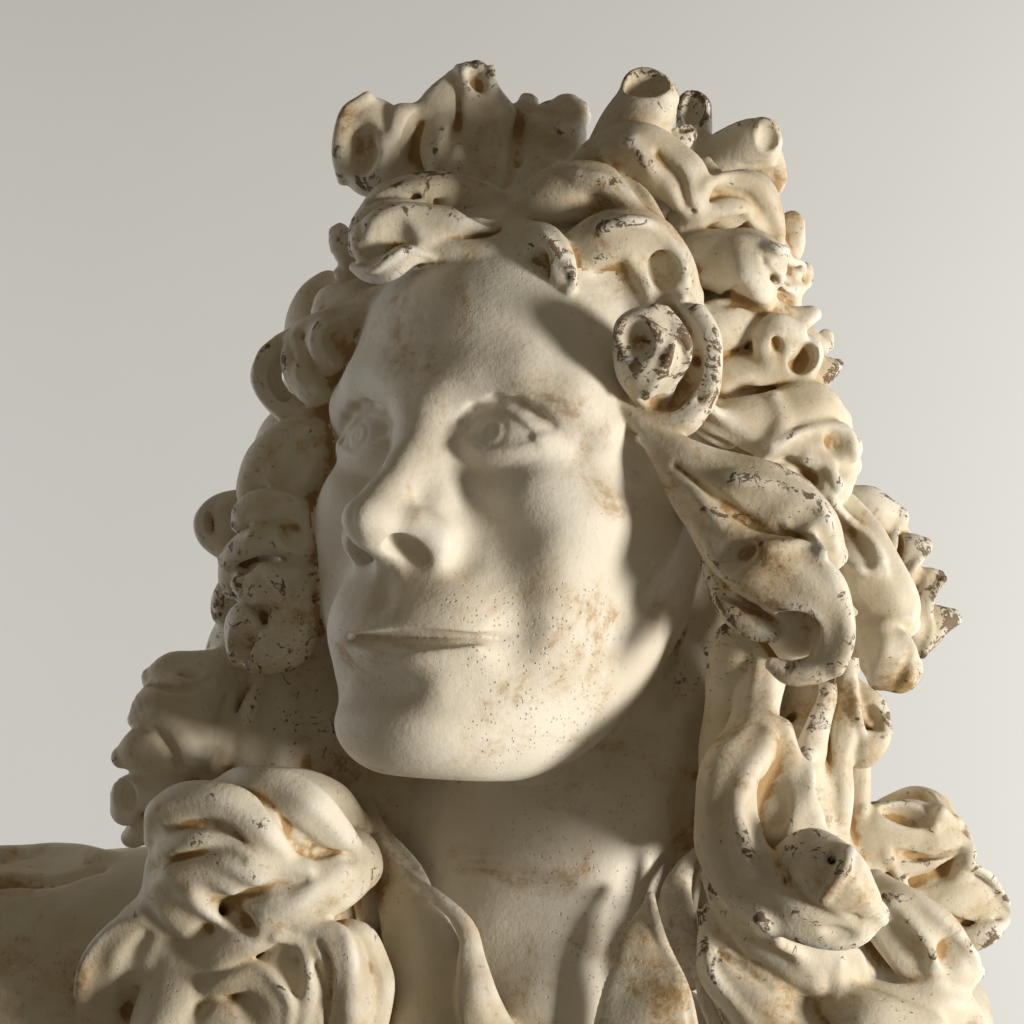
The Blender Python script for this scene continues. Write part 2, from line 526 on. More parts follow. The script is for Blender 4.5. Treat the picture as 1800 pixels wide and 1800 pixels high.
def furrow(pts, k=8.0):
    """carved line; rows: photo x, photo y, depth, radius"""
    y = on_surface(pts)
    n = len(pts)
    groove([(p[0], p[1], yy + p[2] * e - p[3] * e, max(2.5, p[3] * e)) for p, yy, e in
            ((p, yy, 0.45 if i in (0, n - 1) else 1.0) for i, (p, yy) in enumerate(zip(pts, y)))], k * 1.3)

def dent(px, py, r, asp, depth, direction=(0, -1, 0), k=7.0, turn=0.0):
    """hollow scooped in the surface: half width r, half height r*asp, turned in the picture by turn degrees"""
    y = surf(px, py, np.nan)
    if np.isnan(y):
        return
    a = math.radians(turn)
    up = (math.sin(a), 0.0, math.cos(a))
    dn = norm(direction)
    M = frame_from(dn, up)
    c = P(px, py, y) + dn * 0.0
    rad = np.array([r, r * asp, max(9.0, depth * 0.68)]); R = rad.max()
    base = ell_fn(c, rad, M)
    apply(lambda p: base(warp(p)), c - R - 12, c + R + 12, None, k * 1.4, 'cut')
# ------------------------------------------------------------------ the curls
def curl(label=None, name='curl'):
    return part(name, label, WIG)

# ---- crown, back row
c = curl('ear-shaped rolled curl at the left of the crown')
blob(c, 662, 262, 325, (72, 76, 94), k=14)
lock(c, [(860, 360, 295, 70), (770, 300, 335, 66), (705, 240, 320, 48)], k=14)
dent(632, 268, 34, 1.5, 46, (-0.35, -0.93, 0), k=14, turn=12)
lock(c, [(735, 205, 300, 24), (702, 210, 273, 22), (690, 238, 260, 16), (668, 252, 263, 10)], k=7)
crest(c, [(604, 315, 2, 9), (596, 260, 4, 10), (612, 205, 5, 12), (650, 178, 4, 13)], k=10)
furrow([(735, 195, 7, 6), (715, 228, 10, 8), (705, 265, 8, 6)])
c = curl('tall central quiff with a cupped tip on the crown')
lock(c, [(890, 400, 295, 110), (855, 290, 350, 100), (838, 205, 335, 84), (832, 152, 325, 54), (830, 138, 325, 40)], k=12, flat=0.8, ridges=5, amp=0.06)
lock(c, [(800, 330, 245, 40), (768, 225, 303, 44), (770, 185, 311, 36), (800, 145, 330, 22)], k=8)
dent(832, 140, 24, 1.1, 26, (0.1, -0.85, 0.5), k=5, turn=-20)
crest(c, [(806, 118, 2, 7), (812, 150, 4, 8), (832, 172, 2, 8)], k=6)
crest(c, [(862, 122, 0, 8), (856, 160, 4, 8), (845, 180, 2, 9)], k=8)
furrow([(800, 160, 6, 5), (800, 215, 9, 7), (788, 275, 9, 8), (775, 320, 6, 6)], k=12)
c = curl('double rounded lobe at the right of the crown')
lock(c, [(900, 400, 295, 90), (945, 290, 350, 76), (985, 228, 335, 64), (1005, 202, 330, 42)], k=10)
lock(c, [(900, 290, 375, 50), (925, 205, 370, 40), (930, 176, 375, 18)], k=7)
furrow([(918, 180, 6, 4), (955, 200, 10, 7), (1000, 215, 6, 5)], k=10)
furrow([(905, 210, 8, 5), (900, 270, 8, 8), (880, 330, 6, 6)], k=12)
dent(985, 262, 26, 0.5, 12, (0, -1, 0), k=14)
furrow([(735, 215, 7, 7), (728, 270, 9, 9), (745, 320, 5, 7)], k=14)
furrow([(908, 190, 6, 6), (912, 240, 9, 9), (905, 290, 6, 7)], k=14)
c = curl('open-topped roll of hair on the crown')
lock(c, [(1050, 380, 210, 60), (1090, 270, 195, 70), (1126, 205, 185, 68), (1140, 172, 185, 58)], k=8, flat=0.9, ridges=0, amp=0)
cup(1134, 150, 158, (-0.12, -0.72, 0.68), 44, 30, 0.75, k=4)
c = curl('curled hollow shell of hair behind the open roll')
lock(c, [(1190, 340, 330, 50), (1212, 250, 320, 42), (1214, 190, 322, 36)], k=8)
cup(1206, 186, 290, (-0.6, -0.75, 0.2), 22, 34, 1.6, k=3)
lock(c, [(1165, 290, 240, 26), (1190, 258, 225, 26), (1212, 240, 215, 22)], k=6)
cup(1210, 228, 205, (0.0, -0.6, 0.8), 18, 16, 0.8, k=3)
lock(c, [(1210, 340, 200, 12), (1245, 350, 170, 22), (1258, 318, 170, 20), (1240, 282, 180, 10)], k=5, flat=0.5)
dent(1238, 312, 12, 2.0, 12, (-0.3, -0.95, 0), k=4, turn=-15)
c = curl('short tube of hair with a chipped rim right of the crown')
lock(c, [(1230, 330, 330, 60), (1275, 275, 295, 48), (1320, 252, 265, 46), (1342, 242, 245, 38)], k=8)
lock(c, [(1340, 255, 280, 36), (1350, 305, 290, 36), (1340, 350, 300, 26)], k=8)
cup(1344, 238, 212, (0.25, -0.85, 0.4), 25, 24, 0.95, k=3)
furrow([(1300, 285, 6, 4), (1335, 285, 7, 6), (1362, 300, 6, 4)])

# ---- front waves from the parting
c = curl('broad forelock sweeping left from the parting')
lock(c, [(905, 395, 150, 14), (850, 350, 190, 36), (780, 345, 190, 46), (700, 360, 190, 50), (645, 395, 200, 36), (628, 430, 210, 26)], k=8, flat=0.8)
lock(c, [(905, 400, 100, 12), (840, 408, 88, 32), (765, 408, 105, 50), (695, 414, 112, 62), (655, 430, 125, 50)], k=8, flat=0.8, ridges=0, amp=0)
dent(690, 425, 42, 0.95, 22, (0.1, -0.97, -0.1), k=16, turn=40)
furrow([(890, 395, 4, 3), (830, 378, 8, 6), (770, 352, 9, 7), (700, 338, 7, 6), (650, 352, 4, 4)], k=10)
furrow([(880, 402, 4, 3), (820, 412, 7, 6), (770, 425, 6, 5)], k=10)
lock(c, [(625, 468, 160, 12), (650, 484, 110, 18), (690, 470, 78, 20), (725, 448, 72, 18), (768, 446, 84, 6)], k=5, flat=0.7, ridges=0, amp=0)
lock(c, [(908, 405, 90, 12), (860, 432, 62, 20), (800, 440, 74, 22), (745, 446, 100, 20)], k=7, ridges=0, amp=0)
crest(c, [(630, 478, 3, 6), (660, 474, 4, 6), (700, 450, 4, 6), (725, 438, 3, 6), (762, 446, 2, 5)], k=5)
c = curl('short lock hanging over the forehead from the parting')
lock(c, [(895, 398, 120, 22), (938, 425, 45, 38), (972, 458, 8, 36), (985, 492, 2, 22), (984, 508, 6, 10)], k=7, flat=0.6, ridges=0, amp=0)
cup(930, 470, 0, (-0.8, -0.5, -0.35), 32, 40, 1.1, k=6)
crest(c, [(915, 392, 3, 7), (955, 425, 5, 7), (990, 458, 5, 7), (1002, 485, 4, 7), (990, 505, 2, 6)], k=6)
lock(c, [(905, 400, 90, 20), (940, 420, 55, 30), (985, 455, 45, 30), (1020, 490, 50, 20)], k=12, flat=0.7, ridges=0, amp=0)
c = curl('high arched wave above the right temple')
lock(c, [(905, 402, 130, 22), (955, 365, 110, 46), (1020, 340, 95, 56), (1085, 350, 75, 50), (1130, 390, 70, 36), (1160, 420, 70, 24)], k=9, flat=0.8, ridges=0, amp=0)
dent(1040, 368, 44, 0.6, 18, (0, -1, 0), k=18, turn=-10)
c = curl('ridged bright roll at the top right of the wig')
lock(c, [(1010, 325, 170, 30), (1060, 280, 140, 46), (1120, 268, 115, 54), (1180, 300, 100, 54), (1215, 350, 100, 40), (1225, 380, 110, 24)], k=7, ridges=0, amp=0)
crest(c, [(1020, 310, 2, 9), (1060, 320, 6, 10), (1100, 350, 6, 10), (1140, 400, 3, 9)], k=14)
furrow([(1075, 280, 4, 5), (1110, 320, 9, 9), (1150, 380, 8, 8)], k=12)
crest(c, [(1110, 255, 2, 10), (1145, 300, 6, 10), (1175, 370, 4, 10)], k=14)
furrow([(1150, 265, 4, 4), (1185, 310, 8, 8), (1205, 365, 8, 8)], k=12)
dent(1190, 385, 24, 0.6, 20, (0, -1, 0), k=10)
c = curl('C-shaped curl framing the forehead')
lock(c, [(985, 462, 70, 30), (1035, 438, 45, 46), (1090, 420, 35, 46), (1150, 430, 40, 44), (1185, 480, 50, 34), (1185, 525, 55, 24)], k=9, flat=0.8, ridges=0, amp=0)
lock(c, [(1040, 510, 90, 40), (1120, 520, 85, 60), (1170, 570, 80, 60)], k=24, flat=0.6, ridges=0, amp=0)
lock(c, [(1070, 470, 80, 44), (1140, 485, 72, 60), (1190, 540, 72, 50)], k=16, flat=0.8, ridges=0, amp=0)
dent(1166, 476, 32, 1.15, 30, (-0.5, -0.86, 0), k=9, turn=-15)
crest(c, [(1060, 402, 3, 9), (1110, 392, 6, 10), (1160, 405, 7, 10), (1198, 450, 7, 9), (1210, 500, 6, 9), (1200, 530, 4, 8)], k=9)
crest(c, [(1110, 455, 3, 7), (1130, 490, 6, 8), (1145, 535, 3, 7)], k=12)

# ---- the rose-like curl on the temple
c = curl('spiral curl beside the temple with a cupped centre')
blob(c, 1168, 650, 50, (84, 90, 98), k=10)
lock(c, [(1195, 525, 40, 16), (1236, 562, 5, 22), (1252, 620, -15, 24), (1244, 690, -20, 26), (1195, 738, -15, 28), (1120, 735, 0, 24), (1080, 690, 20, 20), (1070, 640, 20, 14)], k=7, flat=1.4, ridges=0, amp=0)
cup(1196, 655, -30, (0.35, -0.92, -0.1), 50, 36, 1.35, k=6)
lock(c, [(1150, 690, 0, 40), (1140, 645, -45, 58), (1134, 610, -80, 60), (1130, 590, -95, 54)], k=6, flat=0.9, ridges=0, amp=0)
cup(1114, 600, -140, (-0.4, -0.9, 0.1), 34, 30, 1.3, k=8)
crest(c, [(1150, 545, 2, 8), (1180, 570, 5, 9), (1172, 630, 8, 9), (1130, 695, 4, 8)], k=8)
furrow([(1182, 580, 10, 5), (1188, 620, 14, 8), (1175, 660, 8, 5)], k=5)
crest(c, [(1165, 548, 0, 8), (1198, 590, 4, 8), (1198, 640, 4, 8), (1170, 690, 3, 7)], k=6)
dent(1165, 705, 46, 0.35, 26, (0.1, -0.95, -0.2), k=5, turn=12)

# ---- right side, top to bottom
c = curl('flat wave with a rolled rim at the upper right edge')
lock(c, [(1200, 400, 150, 40), (1260, 360, 140, 52), (1315, 350, 165, 52), (1345, 390, 190, 36)], k=7, flat=0.8, ridges=0, amp=0)
crest(c, [(1235, 330, 4, 10), (1280, 310, 8, 12), (1325, 318, 8, 12), (1356, 350, 8, 11), (1368, 400, 7, 11), (1362, 436, 5, 10)], k=10)
furrow([(1215, 372, 8, 6), (1260, 345, 12, 9), (1315, 345, 12, 9), (1342, 372, 8, 7)], k=8)
crest(c, [(1200, 400, 4, 9), (1250, 372, 6, 9), (1300, 372, 5, 9), (1345, 405, 4, 8)], k=9)
dent(1290, 398, 44, 0.4, 16, (0, -1, 0), k=14, turn=-6)
c = curl('small upright nub of hair at the right edge')
lock(c, [(1360, 450, 290, 40), (1390, 420, 290, 32), (1398, 396, 290, 28)], k=8)
blob(c, 1416, 482, 290, (18, 22, 30), k=6)
c = curl('wide looped wave level with the forehead')
lock(c, [(1200, 460, 120, 36), (1260, 455, 110, 56), (1320, 470, 95, 66), (1330, 520, 110, 40)], k=7, flat=0.8, ridges=0, amp=0)
crest(c, [(1215, 425, 3, 9), (1270, 420, 7, 10), (1330, 425, 9, 11), (1375, 445, 8, 10), (1408, 475, 8, 9), (1416, 500, 5, 8), (1395, 512, 4, 8), (1370, 500, 4, 8)], k=10)
dent(1388, 474, 15, 1.8, 26, (-0.1, -1, 0.1), k=5, turn=-32)
furrow([(1335, 455, 6, 5), (1352, 490, 14, 8), (1385, 530, 14, 9), (1400, 548, 8, 6)], k=8)
crest(c, [(1290, 440, 2, 12), (1305, 480, 6, 14), (1335, 530, 5, 12)], k=20)
c = curl('thick sagging wave with stained folds')
lock(c, [(1215, 590, 120, 52), (1275, 570, 115, 50), (1340, 560, 120, 40), (1395, 565, 130, 26), (1434, 548, 145, 13)], k=8, ridges=0, amp=0)
furrow([(1215, 535, 8, 6), (1280, 530, 12, 10), (1335, 545, 10, 8)], k=16)
crest(c, [(1345, 575, 3, 8), (1385, 578, 5, 9), (1420, 565, 5, 9), (1434, 548, 3, 8)], k=7)
furrow([(1225, 635, 8, 6), (1290, 620, 12, 10), (1330, 600, 10, 8)], k=16)
c = curl('ring-shaped curl with a dark hollow')
lock(c, [(1215, 690, 110, 40), (1270, 670, 110, 50), (1340, 655, 120, 50), (1400, 640, 120, 56)], k=10, ridges=0, amp=0)
blob(c, 1408, 630, 120, (46, 50, 46), k=8)
cup(1412, 632, 75, (0.15, -1, 0.05), 33, 44, 1.05, k=4)
blob(c, 1366, 608, 108, (40, 40, 36), k=12)
lock(c, [(1345, 640, 88, 14), (1336, 602, 76, 20), (1360, 574, 72, 24), (1400, 582, 84, 18)], k=9, ridges=0, amp=0)
dent(1358, 605, 10, 2.0, 20, (0, -1, 0), k=5, turn=-15)
lock(c, [(1410, 600, 190, 40), (1440, 598, 195, 24), (1446, 585, 200, 14)], k=6)
lock(c, [(1410, 660, 220, 50), (1450, 648, 225, 26), (1468, 640, 230, 12)], k=6)
furrow([(1230, 708, 8, 6), (1300, 690, 14, 10), (1370, 690, 12, 8), (1420, 685, 8, 6)], k=14)
c = curl('long swell of hair below the ring-shaped curl')
lock(c, [(1210, 705, 70, 26), (1265, 745, 70, 42), (1340, 745, 70, 50), (1420, 725, 100, 50), (1470, 745, 160, 36)], k=8, ridges=0, amp=0)
crest(c, [(1235, 700, 3, 9), (1275, 735, 6, 10), (1330, 765, 6, 10), (1365, 775, 4, 9)], k=14)
crest(c, [(1360, 700, 2, 10), (1372, 735, 6, 10), (1355, 775, 5, 9)], k=12)
furrow([(1230, 760, 6, 5), (1290, 785, 12, 8), (1340, 800, 12, 9)], k=10)
c = curl('heavy curl with a hollowed tip at the right edge')
lock(c, [(1345, 810, 60, 30), (1400, 790, 70, 52), (1455, 795, 90, 58), (1480, 830, 110, 40)], k=8, ridges=0, amp=0)
lock(c, [(1380, 850, 90, 30), (1425, 855, 70, 38), (1465, 855, 75, 34), (1485, 840, 85, 26)], k=7, ridges=0, amp=0)
crest(c, [(1340, 800, 3, 8), (1380, 765, 6, 9), (1440, 745, 6, 10), (1490, 760, 6, 10), (1503, 805, 5, 9)], k=8)
dent(1472, 780, 22, 1.6, 22, (0.1, -0.97, 0.2), k=9, turn=-40)
furrow([(1345, 815, 10, 6), (1385, 805, 18, 11), (1425, 835, 16, 10), (1440, 860, 8, 6)], k=7)
crest(c, [(1420, 800, 3, 9), (1455, 815, 6, 10), (1470, 850, 4, 10)], k=8)
blob(c, 1505, 790, 140, (12, 24, 24), k=5)

# ---- right side, the long locks
c = curl('thin pleated fan of hair at the far right edge')
lock(c, [(1470, 880, 280, 34), (1525, 900, 270, 46), (1585, 912, 280, 18)], k=10, flat=0.75, ridges=0, amp=0)
lock(c, [(1560, 1000, 260, 56), (1600, 968, 255, 34), (1626, 960, 265, 18)], k=10, flat=0.75, ridges=0, amp=0)
lock(c, [(1580, 1080, 275, 54), (1625, 1035, 262, 36), (1656, 1024, 268, 16)], k=10, flat=0.75, ridges=0, amp=0)
lock(c, [(1600, 1130, 300, 34), (1640, 1098, 300, 34), (1678, 1084, 310, 16)], k=10, flat=0.75, ridges=0, amp=0)
blob(c, 1545, 1010, 330, (85, 90, 130), k=20)
crest(c, [(1588, 912, 2, 7), (1566, 945, 8, 8), (1550, 985, 8, 8)], k=8)
crest(c, [(1628, 970, 2, 7), (1600, 1000, 7, 8), (1580, 1040, 6, 8)], k=8)
crest(c, [(1664, 1022, 2, 7), (1634, 1055, 8, 8), (1632, 1105, 8, 8), (1618, 1150, 4, 8)], k=7)
furrow([(1580, 935, 6, 5), (1578, 970, 12, 8), (1560, 1010, 8, 6)], k=7)
furrow([(1625, 995, 6, 5), (1612, 1030, 12, 8), (1600, 1075, 8, 6)], k=7)
c = curl('smooth lock behind the long twisted lock')
lock(c, [(1405, 865, 140, 16), (1465, 900, 120, 42), (1505, 950, 100, 52), (1540, 1020, 90, 62), (1575, 1075, 95, 52), (1590, 1100, 105, 34)], k=7, flat=0.8, ridges=0, amp=0)
crest(c, [(1460, 877, 3, 8), (1512, 930, 7, 9), (1553, 985, 6, 9)], k=9)
crest(c, [(1470, 930, 3, 8), (1484, 980, 8, 9), (1520, 1000, 7, 9), (1556, 1005, 4, 8)], k=9)
furrow([(1490, 920, 4, 5), (1518, 965, 7, 8), (1530, 1000, 4, 5)], k=14)
lock(c, [(1480, 1130, 110, 26), (1525, 1120, 75, 44), (1560, 1150, 55, 54), (1580, 1178, 55, 44)], k=6, ridges=0, amp=0)
crest(c, [(1510, 1110, 3, 9), (1560, 1085, 6, 10), (1600, 1080, 5, 10)], k=10)
furrow([(1598, 1150, 5, 5), (1586, 1178, 9, 7), (1566, 1206, 6, 5)], k=8)
crest(c, [(1545, 1110, 2, 12), (1552, 1150, 6, 14), (1540, 1200, 3, 12)], k=12)
c = curl('long twisted lock falling past the ear with a hooked end')
lock(c, [(1130, 750, -25, 14), (1200, 805, -50, 38), (1280, 850, -60, 54), (1370, 890, -70, 60), (1430, 935, -75, 54), (1465, 985, -65, 34)], k=8, flat=0.75, ridges=0, amp=0)
lock(c, [(1140, 775, -30, 12), (1215, 880, -50, 36), (1285, 955, -80, 58), (1360, 1000, -105, 66), (1430, 1045, -120, 58), (1462, 1110, -120, 40), (1445, 1165, -115, 30), (1395, 1180, -110, 24), (1352, 1160, -105, 12)], k=7, flat=0.95, ridges=0, amp=0)
lock(c, [(1330, 1000, -55, 60), (1400, 1060, -55, 60), (1410, 1120, -55, 50)], k=14, flat=0.7, ridges=0, amp=0)
dent(1400, 1098, 40, 1.15, 52, (-0.3, -0.95, 0), k=9)
furrow([(1180, 815, 4, 4), (1250, 875, 9, 8), (1330, 925, 11, 9), (1390, 925, 9, 7), (1420, 955, 8, 6)], k=12)
crest(c, [(1185, 845, 2, 8), (1235, 888, 6, 9), (1295, 932, 8, 10), (1350, 955, 7, 10), (1410, 962, 5, 10), (1446, 1000, 5, 10), (1475, 1060, 6, 10), (1486, 1130, 5, 9), (1468, 1178, 4, 9)], k=14)
crest(c, [(1290, 840, 2, 9), (1375, 857, 6, 10), (1430, 878, 6, 10), (1458, 915, 7, 9), (1474, 960, 6, 8)], k=12)
crest(c, [(1378, 915, 2, 8), (1424, 937, 7, 8), (1444, 975, 6, 8)], k=8)
dent(1400, 905, 34, 0.45, 12, (0, -1, 0), k=12, turn=-28)
dent(1295, 975, 34, 0.5, 10, (0, -1, 0), k=18, turn=-35)
lock(c, [(1250, 985, -15, 20), (1275, 1050, -45, 32), (1310, 1095, -65, 28), (1350, 1110, -80, 16)], k=8, ridges=0, amp=0)
furrow([(1265, 1050, 6, 5), (1310, 1070, 9, 7), (1355, 1060, 6, 5)], k=8)

c = curl('slender strands hanging behind the long twisted lock')
lock(c, [(1350, 1130, 120, 30), (1330, 1220, 100, 36), (1330, 1300, 80, 40), (1310, 1360, 60, 36)], k=9, ridges=0, amp=0)
lock(c, [(1440, 1170, 130, 16), (1450, 1230, 110, 20), (1425, 1310, 100, 22), (1418, 1375, 100, 22), (1440, 1450, 110, 22)], k=6, ridges=0, amp=0)
lock(c, [(1490, 1160, 160, 22), (1485, 1260, 130, 26), (1470, 1330, 120, 24), (1473, 1400, 120, 24), (1466, 1470, 130, 22)], k=6, ridges=0, amp=0)
lock(c, [(1510, 1330, 190, 26), (1508, 1400, 190, 26), (1512, 1460, 200, 30)], k=8, ridges=0, amp=0)
furrow([(1385, 1170, 8, 7), (1388, 1260, 16, 12), (1385, 1330, 12, 9)], k=8)
c = curl('small pointed curl on the right edge below the knob')
lock(c, [(1490, 1195, 180, 20), (1520, 1235, 160, 28), (1548, 1268, 150, 24), (1564, 1288, 150, 9)], k=6, ridges=0, amp=0)
lock(c, [(1490, 1330, 150, 20), (1515, 1320, 130, 32), (1545, 1302, 130, 22), (1564, 1288, 140, 8)], k=6, ridges=0, amp=0)
blob(c, 1518, 1268, 195, (44, 40, 56), k=10)
dent(1533, 1266, 18, 1.5, 24, (0.05, -1, 0.1), k=5, turn=-35)
crest(c, [(1500, 1210, 2, 8), (1505, 1260, 6, 8), (1515, 1295, 6, 8), (1550, 1300, 4, 7)], k=7)
c = curl('thick lock with dark worn patches and a knobbed end on the right')
lock(c, [(1352, 1140, 110, 30), (1328, 1275, 20, 46), (1290, 1370, -70, 58), (1285, 1450, -100, 58), (1305, 1525, -130, 58), (1370, 1580, -160, 60), (1440, 1610, -180, 56), (1500, 1615, -180, 44), (1535, 1605, -170, 26)], k=8, flat=0.9, ridges=0, amp=0)
lock(c, [(1370, 1290, 0, 30), (1370, 1380, -40, 48), (1390, 1460, -65, 54), (1440, 1510, -90, 46)], k=10, ridges=0, amp=0)
crest(c, [(1345, 1300, 2, 10), (1320, 1355, 6, 11), (1300, 1410, 7, 11), (1304, 1470, 7, 10), (1320, 1530, 4, 10)], k=18)
dent(1352, 1412, 30, 1.4, 13, (0.1, -1, 0.1), k=20, turn=-25)
crest(c, [(1424, 1320, 2, 10), (1416, 1375, 5, 11), (1436, 1435, 4, 11)], k=18)
lock(c, [(1395, 1520, -130, 38), (1430, 1515, -180, 52), (1475, 1545, -210, 58), (1515, 1580, -200, 42), (1536, 1600, -190, 24)], k=5, flat=0.95, ridges=0, amp=0)
furrow([(1380, 1548, 8, 5), (1412, 1588, -31, 7), (1455, 1608, -31, 7), (1515, 1612, 8, 5)], k=6)
furrow([(1480, 1475, 6, 4), (1460, 1520, -34, 8), (1442, 1570, 8, 6)], k=10)
crest(c, [(1495, 1492, 2, 8), (1480, 1535, 6, 9), (1450, 1580, 4, 8)], k=10)
dent(1480, 1640, 34, 0.4, 22, (0.2, -0.9, -0.3), k=6, turn=10)

# ---- right side, lower scrolls
c = curl('open scroll at the right edge above the shoulder')
lock(c, [(1480, 1540, 220, 60), (1530, 1480, 205, 56), (1590, 1455, 210, 52), (1640, 1450, 230, 40)], k=8, ridges=0, amp=0)
lock(c, [(1590, 1500, 215, 44), (1640, 1480, 215, 50), (1680, 1490, 225, 30), (1690, 1530, 225, 22)], k=8, ridges=0, amp=0)
crest(c, [(1519, 1428, 3, 9), (1551, 1408, 7, 10), (1594, 1398, 7, 10), (1633, 1402, 7, 10), (1652, 1428, 7, 10), (1640, 1455, 5, 9)], k=8)
dent(1597, 1432, 46, 0.5, 50, (0, -0.85, 0.5), k=7, turn=6)
crest(c, [(1654, 1430, 2, 9), (1688, 1455, 6, 11), (1698, 1505, 7, 11), (1670, 1550, 6, 10), (1602, 1575, 4, 9)], k=9)
furrow([(1560, 1492, 9, 7), (1610, 1505, 15, 10), (1660, 1500, 13, 8), (1686, 1485, 7, 5)], k=7)
crest(c, [(1555, 1500, 3, 8), (1585, 1540, 6, 9), (1610, 1580, 4, 8)], k=9)
c = curl('angular flap of hair at the far lower right')
lock(c, [(1620, 1600, 250, 50), (1690, 1575, 245, 52), (1740, 1590, 255, 34), (1776, 1600, 265, 10)], k=6, flat=0.7, ridges=0, amp=0)
lock(c, [(1660, 1650, 250, 30), (1720, 1632, 235, 30), (1762, 1612, 245, 12)], k=6, ridges=0, amp=0)
furrow([(1660, 1605, 8, 6), (1705, 1618, 12, 7), (1750, 1608, 6, 4)], k=6)
crest(c, [(1704, 1520, 2, 8), (1745, 1545, 5, 8), (1776, 1598, 4, 7)], k=8)
c = curl('large pointed leaf-like fold at the lower right')
lock(c, [(1520, 1560, 120, 40), (1575, 1610, 85, 62), (1635, 1665, 85, 72), (1690, 1710, 115, 46), (1728, 1718, 145, 10)], k=8, flat=0.7, ridges=0, amp=0)
crest(c, [(1558, 1575, 3, 9), (1620, 1596, 6, 9), (1675, 1638, 6, 9), (1710, 1680, 5, 8), (1728, 1712, 3, 7)], k=10)
crest(c, [(1575, 1590, 2, 9), (1606, 1630, 6, 9), (1634, 1680, 6, 9), (1644, 1728, 3, 8)], k=14)
dent(1585, 1670, 34, 1.3, 14, (0, -1, 0.1), k=20, turn=-20)
dent(1662, 1675, 18, 1.8, 14, (0, -1, 0), k=12, turn=-30)
lock(c, [(1500, 1720, 60, 20), (1560, 1760, 50, 36), (1640, 1770, 70, 40), (1700, 1780, 110, 30), (1700, 1860, 130, 40)], k=12, ridges=0, amp=0)
c = curl('spreading folds of hair on the chest at the right')
blob(c, 1400, 1740, 130, (150, 110, 150), k=24)
lock(c, [(1240, 1540, 90, 14), (1300, 1610, 50, 40), (1370, 1660, 25, 54), (1450, 1700, 30, 56), (1500, 1700, 50, 40)], k=10, flat=0.7, ridges=0, amp=0)
lock(c, [(1235, 1600, 80, 14), (1265, 1690, 50, 44), (1330, 1760, 35, 60), (1400, 1850, 40, 70)], k=10, flat=0.7, ridges=0, amp=0)
crest(c, [(1300, 1585, 2, 9), (1345, 1625, 6, 10), (1400, 1680, 5, 10), (1430, 1730, 3, 9)], k=14)
furrow([(1245, 1660, 7, 5), (1300, 1700, 12, 8), (1345, 1735, 8, 6)], k=9)
crest(c, [(1238, 1600, 2, 7), (1244, 1690, 6, 8), (1284, 1755, 6, 8), (1330, 1810, 3, 8)], k=8)
crest(c, [(1474, 1692, 2, 8), (1468, 1722, 6, 9), (1470, 1770, 6, 9), (1480, 1850, 3, 8)], k=10)
lock(c, [(1470, 1760, 20, 40), (1540, 1810, 0, 60), (1620, 1840, 20, 60)], k=12, ridges=0, amp=0)

# ---- left side, top to bottom
c = curl('small bumps of hair at the left of the forelock')
lock(c, [(650, 455, 330, 44), (615, 430, 320, 34), (604, 412, 330, 22)], k=8)
lock(c, [(660, 500, 330, 44), (615, 490, 320, 24), (602, 476, 330, 16)], k=8)
c = curl('wavy lock beside the left of the forehead')
lock(c, [(680, 505, 260, 30), (630, 525, 280, 42), (580, 528, 330, 34), (558, 545, 360, 18)], k=7)
lock(c, [(690, 500, 200, 12), (645, 540, 240, 32), (590, 570, 280, 42), (540, 585, 320, 38), (515, 600, 340, 24)], k=7)
furrow([(660, 530, 4, 4), (610, 545, 8, 6), (565, 555, 6, 5)])
c = curl('rolled curl with a stained hollow touching the left of the forehead')
blob(c, 588, 610, 290, (58, 66, 70), k=8)
lock(c, [(515, 590, 330, 20), (525, 640, 290, 32), (545, 680, 275, 34), (590, 695, 280, 26)], k=7, ridges=0, amp=0)
dent(590, 602, 30, 1.25, 34, (0.15, -0.97, 0.05), k=6)
crest(c, [(518, 592, 2, 8), (531, 632, 6, 9), (524, 664, 5, 8), (545, 690, 4, 9)], k=8)
crest(c, [(560, 575, 1, 7), (552, 610, 4, 7), (562, 645, 3, 7)], k=8)
c = curl('turned-out flap of hair at the left edge level with the brow')
lock(c, [(530, 600, 370, 36), (486, 615, 350, 32), (470, 660, 340, 30), (492, 705, 340, 28), (530, 720, 330, 30)], k=7, ridges=0, amp=0)
dent(492, 672, 17, 2.0, 26, (-0.1, -0.97, -0.15), k=7, turn=-15)
crest(c, [(484, 592, 2, 7), (463, 615, 5, 8), (456, 660, 5, 8), (466, 695, 4, 8), (490, 722, 3, 7)], k=7)
lock(c, [(590, 700, 310, 30), (545, 728, 320, 36), (505, 748, 345, 18)], k=7, ridges=0, amp=0)
c = curl('large drooping wave left of the cheek')
lock(c, [(610, 730, 320, 44), (550, 770, 315, 62), (495, 810, 320, 66), (465, 860, 335, 46), (465, 900, 350, 30)], k=9, ridges=0, amp=0)
lock(c, [(600, 820, 310, 44), (550, 850, 295, 44), (515, 880, 290, 34)], k=12, ridges=0, amp=0)
crest(c, [(545, 765, 1, 8), (510, 805, 4, 9), (484, 850, 4, 9)], k=16)
crest(c, [(560, 800, 1, 8), (542, 830, 4, 9), (525, 865, 4, 9)], k=16)
c = curl('folded tab of hair sticking out at the far left')
lock(c, [(440, 885, 420, 32), (395, 890, 400, 28), (364, 915, 390, 22), (372, 950, 390, 24), (400, 970, 400, 26)], k=6, ridges=0, amp=0)
blob(c, 388, 928, 400, (34, 30, 42), k=8)
dent(372, 925, 9, 2.6, 22, (-0.4, -0.9, 0), k=5, turn=-15)
blob(c, 395, 1060, 430, (26, 40, 52), k=8)
c = curl('stack of overlapping folds left of the nose')
